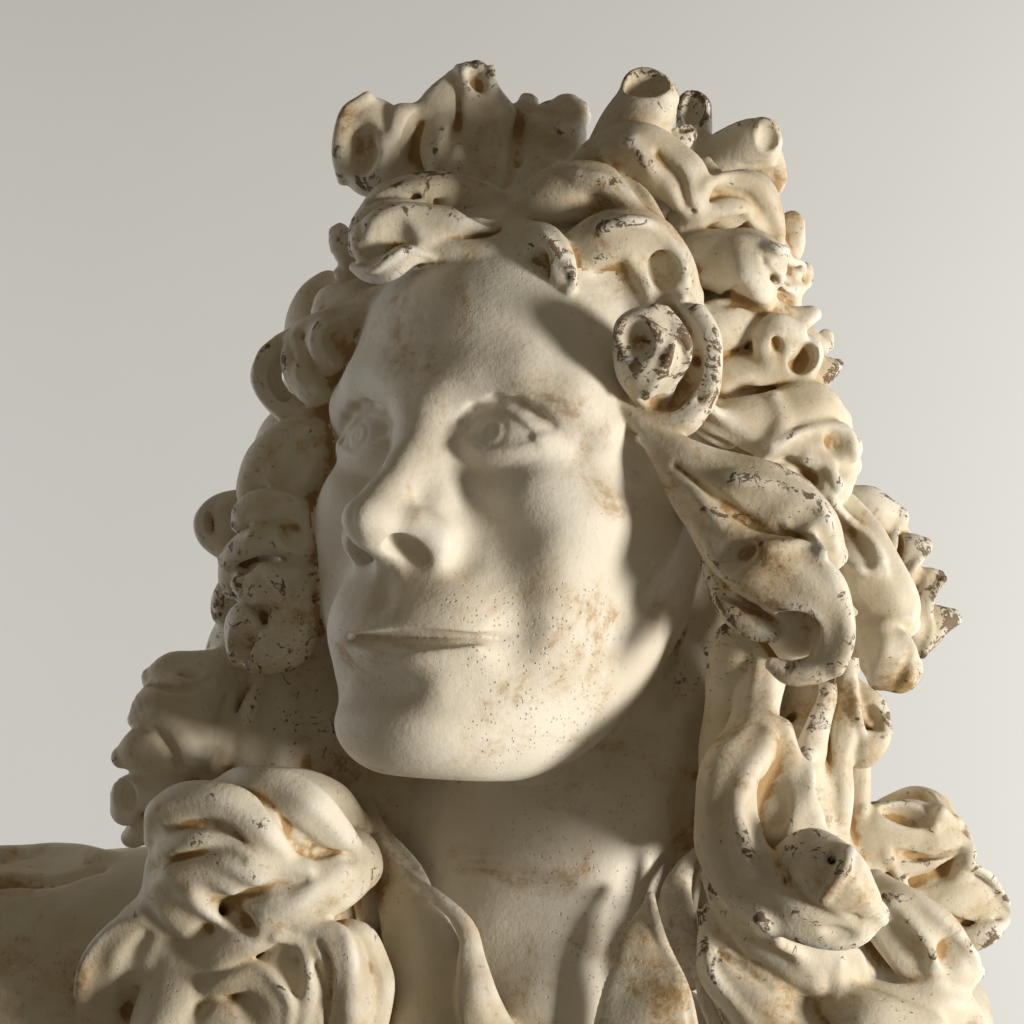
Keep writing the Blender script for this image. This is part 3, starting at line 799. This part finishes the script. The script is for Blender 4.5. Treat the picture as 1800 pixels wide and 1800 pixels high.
blob(c, 440, 1000, 340, (60, 50, 70), k=14)
lock(c, [(570, 930, 300, 30), (540, 905, 275, 36), (485, 895, 262, 34), (436, 905, 280, 26), (418, 925, 290, 14)], k=6, ridges=0, amp=0)
lock(c, [(560, 1000, 290, 26), (525, 965, 265, 32), (465, 950, 252, 32), (415, 968, 270, 26), (398, 995, 290, 16)], k=6, ridges=0, amp=0)
crest(c, [(418, 905, 2, 7), (444, 878, 5, 9), (498, 876, 6, 9), (536, 902, 5, 9), (548, 960, 3, 9)], k=9)
crest(c, [(390, 978, 2, 7), (416, 946, 5, 8), (455, 936, 6, 8), (492, 980, 5, 8), (520, 1010, 2, 8)], k=8)
dent(448, 988, 36, 0.7, 30, (-0.2, -0.97, -0.1), k=7, turn=10)
dent(515, 945, 16, 1.8, 12, (0, -1, 0), k=9, turn=-35)
c = curl('bulbous curl with a cracked cup facing forward left of the mouth')
lock(c, [(580, 1030, 300, 34), (520, 1035, 250, 44), (465, 1030, 235, 34), (428, 1040, 240, 20)], k=7, ridges=0, amp=0)
lock(c, [(560, 1030, 280, 50), (530, 1085, 245, 60), (495, 1130, 230, 56), (455, 1140, 225, 46)], k=9, ridges=0, amp=0)
blob(c, 432, 1118, 270, (50, 60, 64), k=8)
dent(425, 1126, 34, 1.3, 34, (-0.3, -0.95, 0.05), k=5, turn=-10)
crest(c, [(412, 1030, 2, 8), (441, 1002, 5, 10), (480, 1012, 6, 10), (515, 1058, 4, 10)], k=12)
furrow([(405, 1060, 5, 4), (440, 1062, 8, 6), (462, 1090, 6, 5)], k=9)
c = curl('lumpy lock swelling outward at the left above the shoulder')
lock(c, [(420, 1190, 420, 50), (350, 1190, 360, 50), (300, 1185, 345, 40), (268, 1195, 350, 26)], k=14, ridges=0, amp=0)
lock(c, [(390, 1230, 370, 50), (320, 1225, 315, 62), (268, 1245, 310, 44), (246, 1262, 320, 24)], k=16, ridges=0, amp=0)
lock(c, [(390, 1300, 350, 56), (320, 1305, 295, 66), (258, 1322, 288, 50), (220, 1334, 300, 22)], k=14, ridges=0, amp=0)
lock(c, [(340, 1360, 330, 56), (285, 1385, 310, 46), (236, 1400, 305, 36), (222, 1425, 312, 28)], k=10, ridges=0, amp=0)
lock(c, [(310, 1410, 350, 44), (265, 1445, 350, 38), (232, 1472, 370, 24)], k=12, ridges=0, amp=0)
furrow([(236, 1287, 7, 6), (275, 1286, 12, 10), (302, 1312, 13, 10), (316, 1350, 8, 7)], k=12)
crest(c, [(238, 1262, 3, 9), (280, 1262, 6, 11), (320, 1285, 6, 11), (345, 1330, 4, 10)], k=16)
dent(222, 1402, 19, 1.6, 24, (-0.4, -0.9, 0.1), k=6)
furrow([(262, 1200, 4, 5), (300, 1208, 8, 7), (345, 1202, 8, 7), (365, 1190, 4, 5)], k=10)
dent(330, 1180, 26, 0.45, 14, (0, -1, 0.2), k=8, turn=-20)
furrow([(400, 1230, 8, 8), (385, 1290, 12, 10), (372, 1350, 9, 8)], k=14)
c = curl('thick twisted lock lying on the left breast')
lock(c, [(640, 1460, 270, 30), (560, 1425, 170, 60), (480, 1420, 140, 68), (400, 1440, 138, 70), (330, 1480, 150, 56)], k=12, ridges=0, amp=0)
lock(c, [(290, 1540, 160, 56), (370, 1545, 110, 72), (450, 1560, 100, 76), (540, 1550, 105, 70), (620, 1510, 160, 56)], k=14, ridges=0, amp=0)
lock(c, [(392, 1385, 170, 14), (440, 1380, 105, 30), (500, 1392, 70, 44), (548, 1424, 62, 44), (592, 1462, 82, 36), (622, 1490, 120, 22)], k=6, ridges=0, amp=0)
lock(c, [(270, 1480, 160, 20), (283, 1432, 105, 30), (335, 1408, 70, 36), (390, 1412, 46, 40), (438, 1442, 36, 42), (482, 1488, 50, 36), (525, 1515, 80, 26)], k=6, ridges=0, amp=0)
lock(c, [(300, 1468, 120, 34), (350, 1462, 80, 44), (410, 1478, 66, 42), (460, 1520, 70, 38)], k=12, ridges=0, amp=0)
lock(c, [(455, 1420, 100, 26), (500, 1462, 82, 36), (545, 1498, 92, 34), (600, 1510, 120, 28)], k=8, ridges=0, amp=0)
furrow([(440, 1392, 3, 4), (478, 1430, 5, 6), (512, 1475, 7, 7), (550, 1502, 9, 8), (625, 1500, 7, 6)], k=10)
furrow([(300, 1452, 3, 5), (345, 1444, 6, 8), (395, 1456, 5, 7), (425, 1482, 3, 5)], k=16)
crest(c, [(268, 1510, 3, 12), (300, 1485, 8, 14), (347, 1473, 9, 14), (407, 1494, 9, 14), (460, 1526, 7, 14), (536, 1532, 5, 12)], k=16)
crest(c, [(282, 1548, 4, 16), (312, 1526, 10, 18), (385, 1516, 12, 18), (440, 1540, 9, 15), (470, 1568, 4, 11)], k=18)
furrow([(310, 1502, 5, 5), (370, 1494, 8, 7), (420, 1514, 6, 6)], k=12)
lock(c, [(330, 1690, 150, 34), (400, 1655, 100, 40), (470, 1612, 80, 46), (575, 1570, 85, 50), (632, 1515, 130, 38)], k=10, ridges=0, amp=0)
dent(392, 1598, 62, 0.36, 46, (0.1, -0.95, -0.25), k=12, turn=34)
furrow([(330, 1640, 5, 6), (400, 1590, 9, 9), (470, 1560, 8, 8), (550, 1548, 6, 6), (620, 1510, 3, 4)], k=14)
crest(c, [(460, 1600, 2, 10), (530, 1572, 6, 11), (600, 1530, 5, 11)], k=18)
lock(c, [(250, 1610, 190, 40), (300, 1580, 140, 52), (340, 1610, 130, 46)], k=14, ridges=0, amp=0)
c = curl('rounded hank of hair at the lower left over the shoulder')
lock(c, [(320, 1600, 180, 60), (250, 1650, 190, 66), (205, 1700, 220, 56), (185, 1770, 240, 50), (185, 1880, 250, 54)], k=16, ridges=0, amp=0)
lock(c, [(330, 1700, 170, 66), (310, 1790, 170, 84), (310, 1900, 180, 90)], k=20, ridges=0, amp=0)
crest(c, [(250, 1612, 2, 10), (190, 1640, 5, 10), (160, 1690, 5, 10), (150, 1750, 3, 10)], k=18)
furrow([(255, 1650, 5, 6), (225, 1700, 9, 10), (222, 1770, 6, 8)], k=18)
c = curl('ridged curl rolling over at the bottom left')
blob(c, 540, 1770, 150, (130, 100, 150), k=14)
lock(c, [(470, 1690, 110, 20), (530, 1650, 85, 36), (590, 1670, 70, 42), (615, 1740, 70, 44), (610, 1840, 85, 44)], k=7, ridges=0, amp=0)
lock(c, [(570, 1640, 110, 18), (630, 1650, 100, 32), (660, 1700, 100, 30), (662, 1770, 105, 32), (650, 1860, 110, 36)], k=6, ridges=0, amp=0)
crest(c, [(528, 1630, 2, 9), (600, 1642, 6, 10), (618, 1690, 6, 10), (608, 1765, 4, 10)], k=12)
crest(c, [(480, 1645, 2, 9), (530, 1665, 6, 10), (540, 1725, 6, 10), (528, 1800, 4, 10)], k=10)
furrow([(560, 1660, 6, 5), (578, 1710, 12, 8), (570, 1800, 10, 8)], k=8)
dent(505, 1715, 22, 1.8, 18, (-0.2, -1, 0), k=12, turn=-8)
lock(c, [(345, 1760, 150, 26), (395, 1720, 110, 30), (450, 1715, 90, 30), (490, 1755, 80, 26), (495, 1810, 85, 24)], k=7, ridges=0, amp=0)
crest(c, [(440, 1690, 2, 8), (472, 1715, 6, 8), (502, 1762, 6, 8), (498, 1820, 3, 8)], k=8)
lock(c, [(340, 1830, 150, 40), (400, 1790, 115, 40), (440, 1830, 110, 40)], k=10, ridges=0, amp=0)

# ---- coat
crest(COAT, [(-90, 1520, 6, 22), (10, 1502, 10, 22), (90, 1500, 10, 20), (170, 1508, 6, 14)], k=26)
furrow([(-90, 1565, 6, 12), (10, 1548, 10, 13), (90, 1548, 10, 12), (180, 1530, 6, 8)], k=16)
# ---- collar
lock(COLLAR_L, [(655, 1440, 290, 20), (700, 1560, 190, 60), (740, 1680, 140, 84), (765, 1850, 110, 110)], k=7, flat=0.28, hint=(-0.45, -0.88, 0.1), ridges=0, amp=0)
lock(COLLAR_L, [(650, 1415, 290, 8), (695, 1525, 190, 12), (765, 1572, 120, 14), (812, 1628, 85, 18), (824, 1700, 70, 28), (842, 1780, 62, 42), (885, 1880, 60, 52)], k=9, flat=0.7, ridges=0, amp=0)
lock(COLLAR_R, [(1228, 1490, 190, 8), (1190, 1565, 140, 30), (1195, 1650, 135, 34), (1215, 1740, 140, 16)], k=5, flat=0.4, ridges=0, amp=0)
lock(COLLAR_R, [(1142, 1582, 75, 6), (1132, 1650, 45, 36), (1132, 1730, 22, 72), (1130, 1850, 12, 94)], k=5, flat=0.16, hint=(-0.25, -0.96, 0.1), ridges=0, amp=0)
lock(COLLAR_R, [(1142, 1578, 70, 8), (1166, 1645, 38, 9), (1200, 1725, 14, 10), (1220, 1790, 8, 11), (1220, 1860, 6, 11)], k=5, ridges=0, amp=0)
lock(COLLAR_R, [(1240, 1530, 180, 8), (1222, 1620, 150, 10), (1226, 1720, 120, 12), (1268, 1850, 100, 14)], k=5, ridges=0, amp=0)
# ------------------------------------------------------------------ surface extraction (surface nets)
def surface_nets():
    neg = F < 0
    sx, sy, sz = F.shape
    c = neg[:-1, :-1, :-1].astype(np.uint8)
    tot = np.zeros((sx - 1, sy - 1, sz - 1), np.uint8)
    for i in (0, 1):
        for j in (0, 1):
            for k in (0, 1):
                tot += neg[i:sx - 1 + i, j:sy - 1 + j, k:sz - 1 + k]
    act = (tot > 0) & (tot < 8)
    del tot, c
    cells = np.argwhere(act)
    vid = np.full(act.shape, -1, np.int32)
    vid[act] = np.arange(len(cells), dtype=np.int32)
    del act
    corners = np.array([(i, j, k) for i in (0, 1) for j in (0, 1) for k in (0, 1)])
    vals = np.stack([F[cells[:, 0] + a, cells[:, 1] + b, cells[:, 2] + e] for a, b, e in corners], 1)
    vals = np.clip(vals, -40, 40)
    acc = np.zeros((len(cells), 3)); cnt = np.zeros(len(cells))
    for a in range(8):
        for b in range(a + 1, 8):
            if np.abs(corners[a] - corners[b]).sum() != 1:
                continue
            va, vb = vals[:, a], vals[:, b]
            m = (va < 0) != (vb < 0)
            t = va[m] / (va[m] - vb[m])
            acc[m] += corners[a] + t[:, None] * (corners[b] - corners[a])
            cnt[m] += 1
    verts = LO + (cells + acc / cnt[:, None]) * H
    ids = np.stack([ID[cells[:, 0] + a, cells[:, 1] + b, cells[:, 2] + e] for a, b, e in corners], 1)
    best = np.argmin(np.abs(vals), 1)
    vids = ids[np.arange(len(ids)), best]
    faces = []
    for ax in range(3):
        o = [(1, 2), (2, 0), (0, 1)][ax]
        s0 = [slice(1, -1)] * 3; s0[ax] = slice(0, -1)
        s1 = list(s0); s1[ax] = slice(1, None)
        A = neg[tuple(s0)]; B = neg[tuple(s1)]
        for flip in (False, True):
            e = np.argwhere((A & ~B) if not flip else (~A & B))
            e = e + np.array([0 if q == ax else 1 for q in range(3)])
            u = np.zeros(3, int); u[o[0]] = 1
            w = np.zeros(3, int); w[o[1]] = 1
            def g(q):
                return vid[q[:, 0], q[:, 1], q[:, 2]]
            quad = np.stack([g(e - u - w), g(e - w), g(e), g(e - u)], 1)
            if flip:
                quad = quad[:, ::-1]
            faces.append(quad)
    faces = np.concatenate(faces)
    faces = faces[(faces >= 0).all(1)]
    return verts, faces, vids

verts, quads, vids = surface_nets()
nv = len(verts)
deg = np.zeros(nv)
pairs = np.concatenate([quads[:, [0, 1]], quads[:, [1, 2]], quads[:, [2, 3]], quads[:, [3, 0]]])
deg = np.bincount(pairs[:, 0], minlength=nv) + np.bincount(pairs[:, 1], minlength=nv)
deg = np.maximum(deg, 1)

def nb_mean(a):
    out = np.empty_like(a)
    for k in range(a.shape[1]):
        out[:, k] = (np.bincount(pairs[:, 0], a[pairs[:, 1], k], nv) + np.bincount(pairs[:, 1], a[pairs[:, 0], k], nv)) / deg
    return out

for it in range(2):                                   # Taubin smoothing takes the voxel steps out
    verts = verts + 0.55 * (nb_mean(verts) - verts)
    verts = verts - 0.57 * (nb_mean(verts) - verts)

def vnormals(v):
    a, b, c_, d_ = (v[quads[:, i]] for i in range(4))
    fnrm = np.cross(c_ - a, d_ - b)
    out = np.empty_like(v)
    for k in range(3):
        s = np.zeros(nv)
        for i in range(4):
            s += np.bincount(quads[:, i], fnrm[:, k], nv)
        out[:, k] = s
    return norm(out)

NRM = vnormals(verts)
NRM = norm(0.75 * NRM + 0.25 * nb_mean(NRM))
# convexity from the share of solid nearby (edges wear, furrows hold old wash)
def box_blur(a, r):
    for ax in range(3):
        c = np.cumsum(np.pad(a, [(r + 1, r) if i == ax else (0, 0) for i in range(3)], mode='edge'), axis=ax, dtype=np.float32)
        hi_ = [slice(None)] * 3; lo_ = [slice(None)] * 3
        hi_[ax] = slice(2 * r + 1, None); lo_[ax] = slice(0, -(2 * r + 1))
        a = (c[tuple(hi_)] - c[tuple(lo_)]) / (2 * r + 1)
    return a

def solid_share(radius):
    occ = np.zeros(tuple(NS // 2), np.float32)
    for i in (0, 1):
        for j in (0, 1):
            for k in (0, 1):
                occ += np.clip(0.5 - F[i::2, j::2, k::2] / (2 * H), 0, 1)
    occ /= 8
    r = max(1, int(round(radius / (2 * H))))
    occ = box_blur(box_blur(occ, r), r)
    q = (verts - LO) / (2 * H) - 0.25
    q = np.clip(q, 0, np.array(occ.shape) - 1.001)
    i = q.astype(int); w = q - i
    out = 0
    for a in (0, 1):
        for b in (0, 1):
            for c in (0, 1):
                ww = (w[:, 0] if a else 1 - w[:, 0]) * (w[:, 1] if b else 1 - w[:, 1]) * (w[:, 2] if c else 1 - w[:, 2])
                out = out + ww * occ[i[:, 0] + a, i[:, 1] + b, i[:, 2] + c]
    return out

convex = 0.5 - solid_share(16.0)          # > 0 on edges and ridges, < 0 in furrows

skin = (vids == HEAD).astype(float)[:, None]              # face and neck keep a paler, cleaner coat
for it in range(14):
    skin = nb_mean(skin)
skin = skin[:, 0]

WV = to_world(verts)
WN = NRM @ TILT.T
# ------------------------------------------------------------------ materials
def new_mat(name):
    m = bpy.data.materials.new(name)
    m.use_nodes = True
    nt = m.node_tree
    nt.nodes.clear()
    out = nt.nodes.new('ShaderNodeOutputMaterial')
    bsdf = nt.nodes.new('ShaderNodeBsdfPrincipled')
    nt.links.new(bsdf.outputs[0], out.inputs[0])
    return m, nt, bsdf

class G:
    """tiny node-graph helper"""
    def __init__(self, nt):
        self.nt = nt
    def node(self, t, **kw):
        n = self.nt.nodes.new(t)
        for k, v in kw.items():
            setattr(n, k, v)
        return n
    def link(self, a, b):
        self.nt.links.new(a, b)
    def put(self, sock, v):
        if hasattr(v, 'is_output'):
            self.link(v, sock)
        else:
            sock.default_value = v
    def math(self, op, a, b=0.0, clamp=False):
        n = self.node('ShaderNodeMath', operation=op, use_clamp=clamp)
        self.put(n.inputs[0], a); self.put(n.inputs[1], b)
        return n.outputs[0]
    def noise(self, vec, scale, detail=4.0, rough=0.55, dist=0.0):
        n = self.node('ShaderNodeTexNoise')
        self.link(vec, n.inputs['Vector'])
        n.inputs['Scale'].default_value = scale; n.inputs['Detail'].default_value = detail
        n.inputs['Roughness'].default_value = rough; n.inputs['Distortion'].default_value = dist
        return n.outputs['Fac']
    def ramp(self, fac, lo, hi, a=0.0, b=1.0):
        n = self.node('ShaderNodeMapRange', interpolation_type='SMOOTHSTEP')
        self.put(n.inputs['Value'], fac)
        n.inputs['From Min'].default_value = lo; n.inputs['From Max'].default_value = hi
        n.inputs['To Min'].default_value = a; n.inputs['To Max'].default_value = b
        return n.outputs['Result']
    def mix(self, fac, a, b):
        n = self.node('ShaderNodeMix', data_type='RGBA')
        self.put(n.inputs['Factor'], fac); self.put(n.inputs['A'] if False else n.inputs[6], a); self.put(n.inputs[7], b)
        return n.outputs[2]
    def mapping(self, vec, scale, loc=(0, 0, 0)):
        n = self.node('ShaderNodeMapping')
        self.link(vec, n.inputs['Vector'])
        n.inputs['Scale'].default_value = scale; n.inputs['Location'].default_value = loc
        return n.outputs[0]

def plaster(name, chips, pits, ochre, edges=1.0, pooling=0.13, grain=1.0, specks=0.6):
    m, nt, bsdf = new_mat(name)
    g = G(nt)
    pos = g.node('ShaderNodeTexCoord').outputs['Object']
    cv = g.node('ShaderNodeAttribute', attribute_name='proud').outputs['Fac']
    # base: warm chalk white with faint cloudiness
    cloud = g.noise(pos, 14, 5, 0.6)
    sk = g.node('ShaderNodeAttribute', attribute_name='skin').outputs['Fac']
    colr = g.mix(g.ramp(cloud, 0.33, 0.66), g.mix(sk, (0.55, 0.48, 0.355, 1), (0.69, 0.64, 0.54, 1)), g.mix(sk, (0.70, 0.65, 0.54, 1), (0.775, 0.74, 0.665, 1)))
    # rubbed, whiter high points
    rub = g.math('MULTIPLY', g.ramp(cv, 0.2, 1.0), g.ramp(g.noise(pos, 30, 4, 0.6), 0.35, 0.6))
    colr = g.mix(g.math('MULTIPLY', rub, 0.7), colr, (0.80, 0.775, 0.72, 1))
    # ochre wash in blotches with shapes of their own, thicker where it pooled in furrows
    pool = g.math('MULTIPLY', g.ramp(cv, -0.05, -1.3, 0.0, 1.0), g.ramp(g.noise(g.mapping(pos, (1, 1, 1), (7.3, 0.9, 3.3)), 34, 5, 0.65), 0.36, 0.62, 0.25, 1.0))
    bl = g.noise(pos, 22, 7, 0.68, 0.6)
    fine = g.noise(pos, 130, 5, 0.72, 0.3)
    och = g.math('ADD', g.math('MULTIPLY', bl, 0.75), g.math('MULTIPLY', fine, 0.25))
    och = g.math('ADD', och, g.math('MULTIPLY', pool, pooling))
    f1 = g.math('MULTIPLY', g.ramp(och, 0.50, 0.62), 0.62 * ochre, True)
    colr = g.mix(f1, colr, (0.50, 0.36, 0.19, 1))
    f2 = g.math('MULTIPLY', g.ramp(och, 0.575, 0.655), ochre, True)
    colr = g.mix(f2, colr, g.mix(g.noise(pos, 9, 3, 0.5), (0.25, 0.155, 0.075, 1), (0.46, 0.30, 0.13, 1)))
    speck = g.ramp(g.math('ADD', g.noise(g.mapping(pos, (1, 1, 1), (2.2, 9.1, 4.0)), 260, 5, 0.75, 0.2), g.math('MULTIPLY', g.math('SUBTRACT', bl, 0.5), 0.5)), 0.60, 0.66)
    colr = g.mix(g.math('MULTIPLY', speck, specks), colr, (0.40, 0.29, 0.16, 1))
    # brown scuffs where the top coat flaked off proud edges, and scattered flecks
    ch = g.noise(g.mapping(pos, (1, 1, 1), (3.1, 1.7, 0.4)), 165, 7, 0.78, 0.8)
    zone = g.noise(g.mapping(pos, (1, 1, 1), (0.4, 5.7, 2.4)), 17, 4, 0.55)
    zo = g.math('MULTIPLY', g.math('SUBTRACT', zone, 0.5), 0.62)
    edge = g.ramp(cv, 0.15, 1.3, 0.0, 0.125)
    hol = g.ramp(cv, -0.9, -2.2, 0.0, 0.05)
    v = g.math('ADD', g.math('ADD', ch, edge), g.math('ADD', hol, zo))
    chip = g.math('MULTIPLY', g.ramp(v, 0.685, 0.705), edges)
    fl = g.noise(g.mapping(pos, (1.0, 1.0, 1.5), (1.3, 0.2, 7.7)), 330, 3, 0.6, 0.4)
    fleck = g.ramp(g.math('ADD', fl, g.math('MULTIPLY', zo, 0.55)), 0.715, 0.735)
    chip = g.math('MULTIPLY', g.math('MAXIMUM', chip, fleck), chips, True)
    colr = g.mix(chip, colr, g.mix(fine, (0.06, 0.032, 0.012, 1), (0.20, 0.115, 0.05, 1)))
    g.link(colr, bsdf.inputs['Base Color'])
    bsdf.inputs['Roughness'].default_value = 0.62
    bsdf.inputs['Specular IOR Level'].default_value = 0.28
    # relief: fine grain, tool marks, air-bubble pits, chipped edges
    gr = g.math('ADD', g.math('MULTIPLY', g.noise(pos, 520, 3, 0.65), 0.00022 * grain), g.math('MULTIPLY', g.noise(pos, 230, 3, 0.6), 0.00022 * grain))
    lump = g.math('MULTIPLY', g.noise(pos, 60, 3, 0.5), 0.0005)
    wob = g.node('ShaderNodeVectorMath', operation='MULTIPLY_ADD')
    nz = g.node('ShaderNodeTexNoise'); g.link(pos, nz.inputs['Vector']); nz.inputs['Scale'].default_value = 300.0; nz.inputs['Detail'].default_value = 2.0
    g.link(nz.outputs['Color'], wob.inputs[0]); wob.inputs[1].default_value = (0.0026, 0.0026, 0.0026); g.link(pos, wob.inputs[2])
    vo = g.node('ShaderNodeTexVoronoi', feature='F1')
    g.link(wob.outputs[0], vo.inputs['Vector'])
    vo.inputs['Scale'].default_value = 560.0
    sp = g.node('ShaderNodeSeparateColor'); g.link(vo.outputs['Color'], sp.inputs[0])
    size = g.math('MULTIPLY', g.ramp(sp.outputs[0], 0.30, 1.0, 0.0, 0.34), g.ramp(g.noise(pos, 11, 3, 0.5), 0.40, 0.62))
    pit = g.node('ShaderNodeMapRange', interpolation_type='SMOOTHSTEP')
    g.link(g.math('SUBTRACT', vo.outputs['Distance'], size), pit.inputs['Value'])
    pit.inputs['From Min'].default_value = -0.16; pit.inputs['From Max'].default_value = 0.04
    pit.inputs['To Min'].default_value = -0.0006 * pits; pit.inputs['To Max'].default_value = 0.0
    hgt = g.math('ADD', g.math('ADD', gr, lump), pit.outputs['Result'])
    hgt = g.math('SUBTRACT', hgt, g.math('MULTIPLY', chip, 0.0005))
    b = g.node('ShaderNodeBump')
    b.inputs['Strength'].default_value = 1.0
    b.inputs['Distance'].default_value = 1.0
    g.link(hgt, b.inputs['Height'])
    g.link(b.outputs[0], bsdf.inputs['Normal'])
    return m

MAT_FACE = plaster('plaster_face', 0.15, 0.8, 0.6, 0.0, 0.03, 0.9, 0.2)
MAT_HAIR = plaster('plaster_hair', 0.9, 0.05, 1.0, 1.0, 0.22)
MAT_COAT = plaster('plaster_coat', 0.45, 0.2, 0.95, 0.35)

def wall_mat():
    m, nt, bsdf = new_mat('painted_wall')
    g = G(nt)
    pos = g.node('ShaderNodeTexCoord').outputs['Object']
    cl = g.noise(pos, 1.3, 4, 0.6)
    g.link(g.mix(g.ramp(cl, 0.3, 0.7), (0.70, 0.712, 0.72, 1), (0.715, 0.727, 0.735, 1)), bsdf.inputs['Base Color'])
    bsdf.inputs['Roughness'].default_value = 0.85
    b = g.node('ShaderNodeBump'); b.inputs['Strength'].default_value = 1.0; b.inputs['Distance'].default_value = 1.0
    g.link(g.math('ADD', g.math('MULTIPLY', g.noise(pos, 160, 3, 0.6), 0.00006), g.math('MULTIPLY', g.noise(pos, 5, 2, 0.5), 0.001)), b.inputs['Height'])
    g.link(b.outputs[0], bsdf.inputs['Normal'])
    return m

# ------------------------------------------------------------------ build the objects
def link(o, parent=None):
    col.objects.link(o)
    if parent is not None:
        o.parent = parent
    return o

ORIGIN = to_world((0, 450, -1000))

def mesh_from(name, sel_faces, mat):
    used = np.unique(sel_faces)
    remap = np.full(nv, -1, np.int64); remap[used] = np.arange(len(used))
    fq = remap[sel_faces].astype(np.int32)
    me = bpy.data.meshes.new(name)
    me.vertices.add(len(used))
    me.vertices.foreach_set('co', (WV[used] - ORIGIN).astype(np.float32).ravel())
    me.loops.add(fq.size)
    me.loops.foreach_set('vertex_index', fq.ravel())
    me.polygons.add(len(fq))
    me.polygons.foreach_set('loop_start', np.arange(0, fq.size, 4, dtype=np.int32))
    me.polygons.foreach_set('loop_total', np.full(len(fq), 4, dtype=np.int32))
    me.update(calc_edges=True)
    me.polygons.foreach_set('use_smooth', np.ones(len(fq), dtype=bool))
    at = me.attributes.new('skin', 'FLOAT', 'POINT')
    at.data.foreach_set('value', skin[used].astype(np.float32))
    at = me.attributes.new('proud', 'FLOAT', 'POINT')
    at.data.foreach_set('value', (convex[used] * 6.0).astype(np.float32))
    me.materials.append(mat)
    me.normals_split_custom_set_from_vertices(WN[used].astype(np.float32))
    return me

bust = bpy.data.objects.new('plaster_bust', None)
link(bust)
bust.location = ORIGIN
bust['label'] = 'weathered cream plaster bust of a man in a long curled wig, gazing up left'
bust['category'] = 'bust'

fid = vids[quads]
fid = np.where(fid[:, 0] == fid[:, 1], fid[:, 0], np.where(fid[:, 2] == fid[:, 3], fid[:, 2], fid[:, 0]))
objs = {}
for pid, (name, label, parent) in enumerate(PARTS):
    sel = quads[fid == pid]
    if len(sel) == 0:
        print('EMPTY PART', pid, name, label)
        continue
    mat = MAT_FACE if pid == HEAD else MAT_COAT if pid in (COAT, COLLAR_L, COLLAR_R) else MAT_HAIR
    o = bpy.data.objects.new(name, mesh_from(name, sel, mat))
    link(o, objs[parent] if parent is not None else bust)
    if label:
        o['label'] = label
    objs[pid] = o

# plain painted wall behind
wy = to_world((0, 6200, 0))[1]
me = bpy.data.meshes.new('wall')
me.from_pydata([(-6, 0, -3), (6, 0, -3), (6, 0, 5), (-6, 0, 5), (-6, 0.1, -3), (6, 0.1, -3), (6, 0.1, 5), (-6, 0.1, 5)], [],
               [(0, 1, 2, 3), (5, 4, 7, 6), (0, 4, 5, 1), (3, 2, 6, 7), (1, 5, 6, 2), (0, 3, 7, 4)])
me.materials.append(wall_mat())
wall = bpy.data.objects.new('wall', me)
link(wall)
wall.location = (0, wy, 1.5)
wall['kind'] = 'structure'
wall['label'] = 'plain pale grey painted wall behind the bust'
print('parts', len(PARTS), 'quads', len(quads))
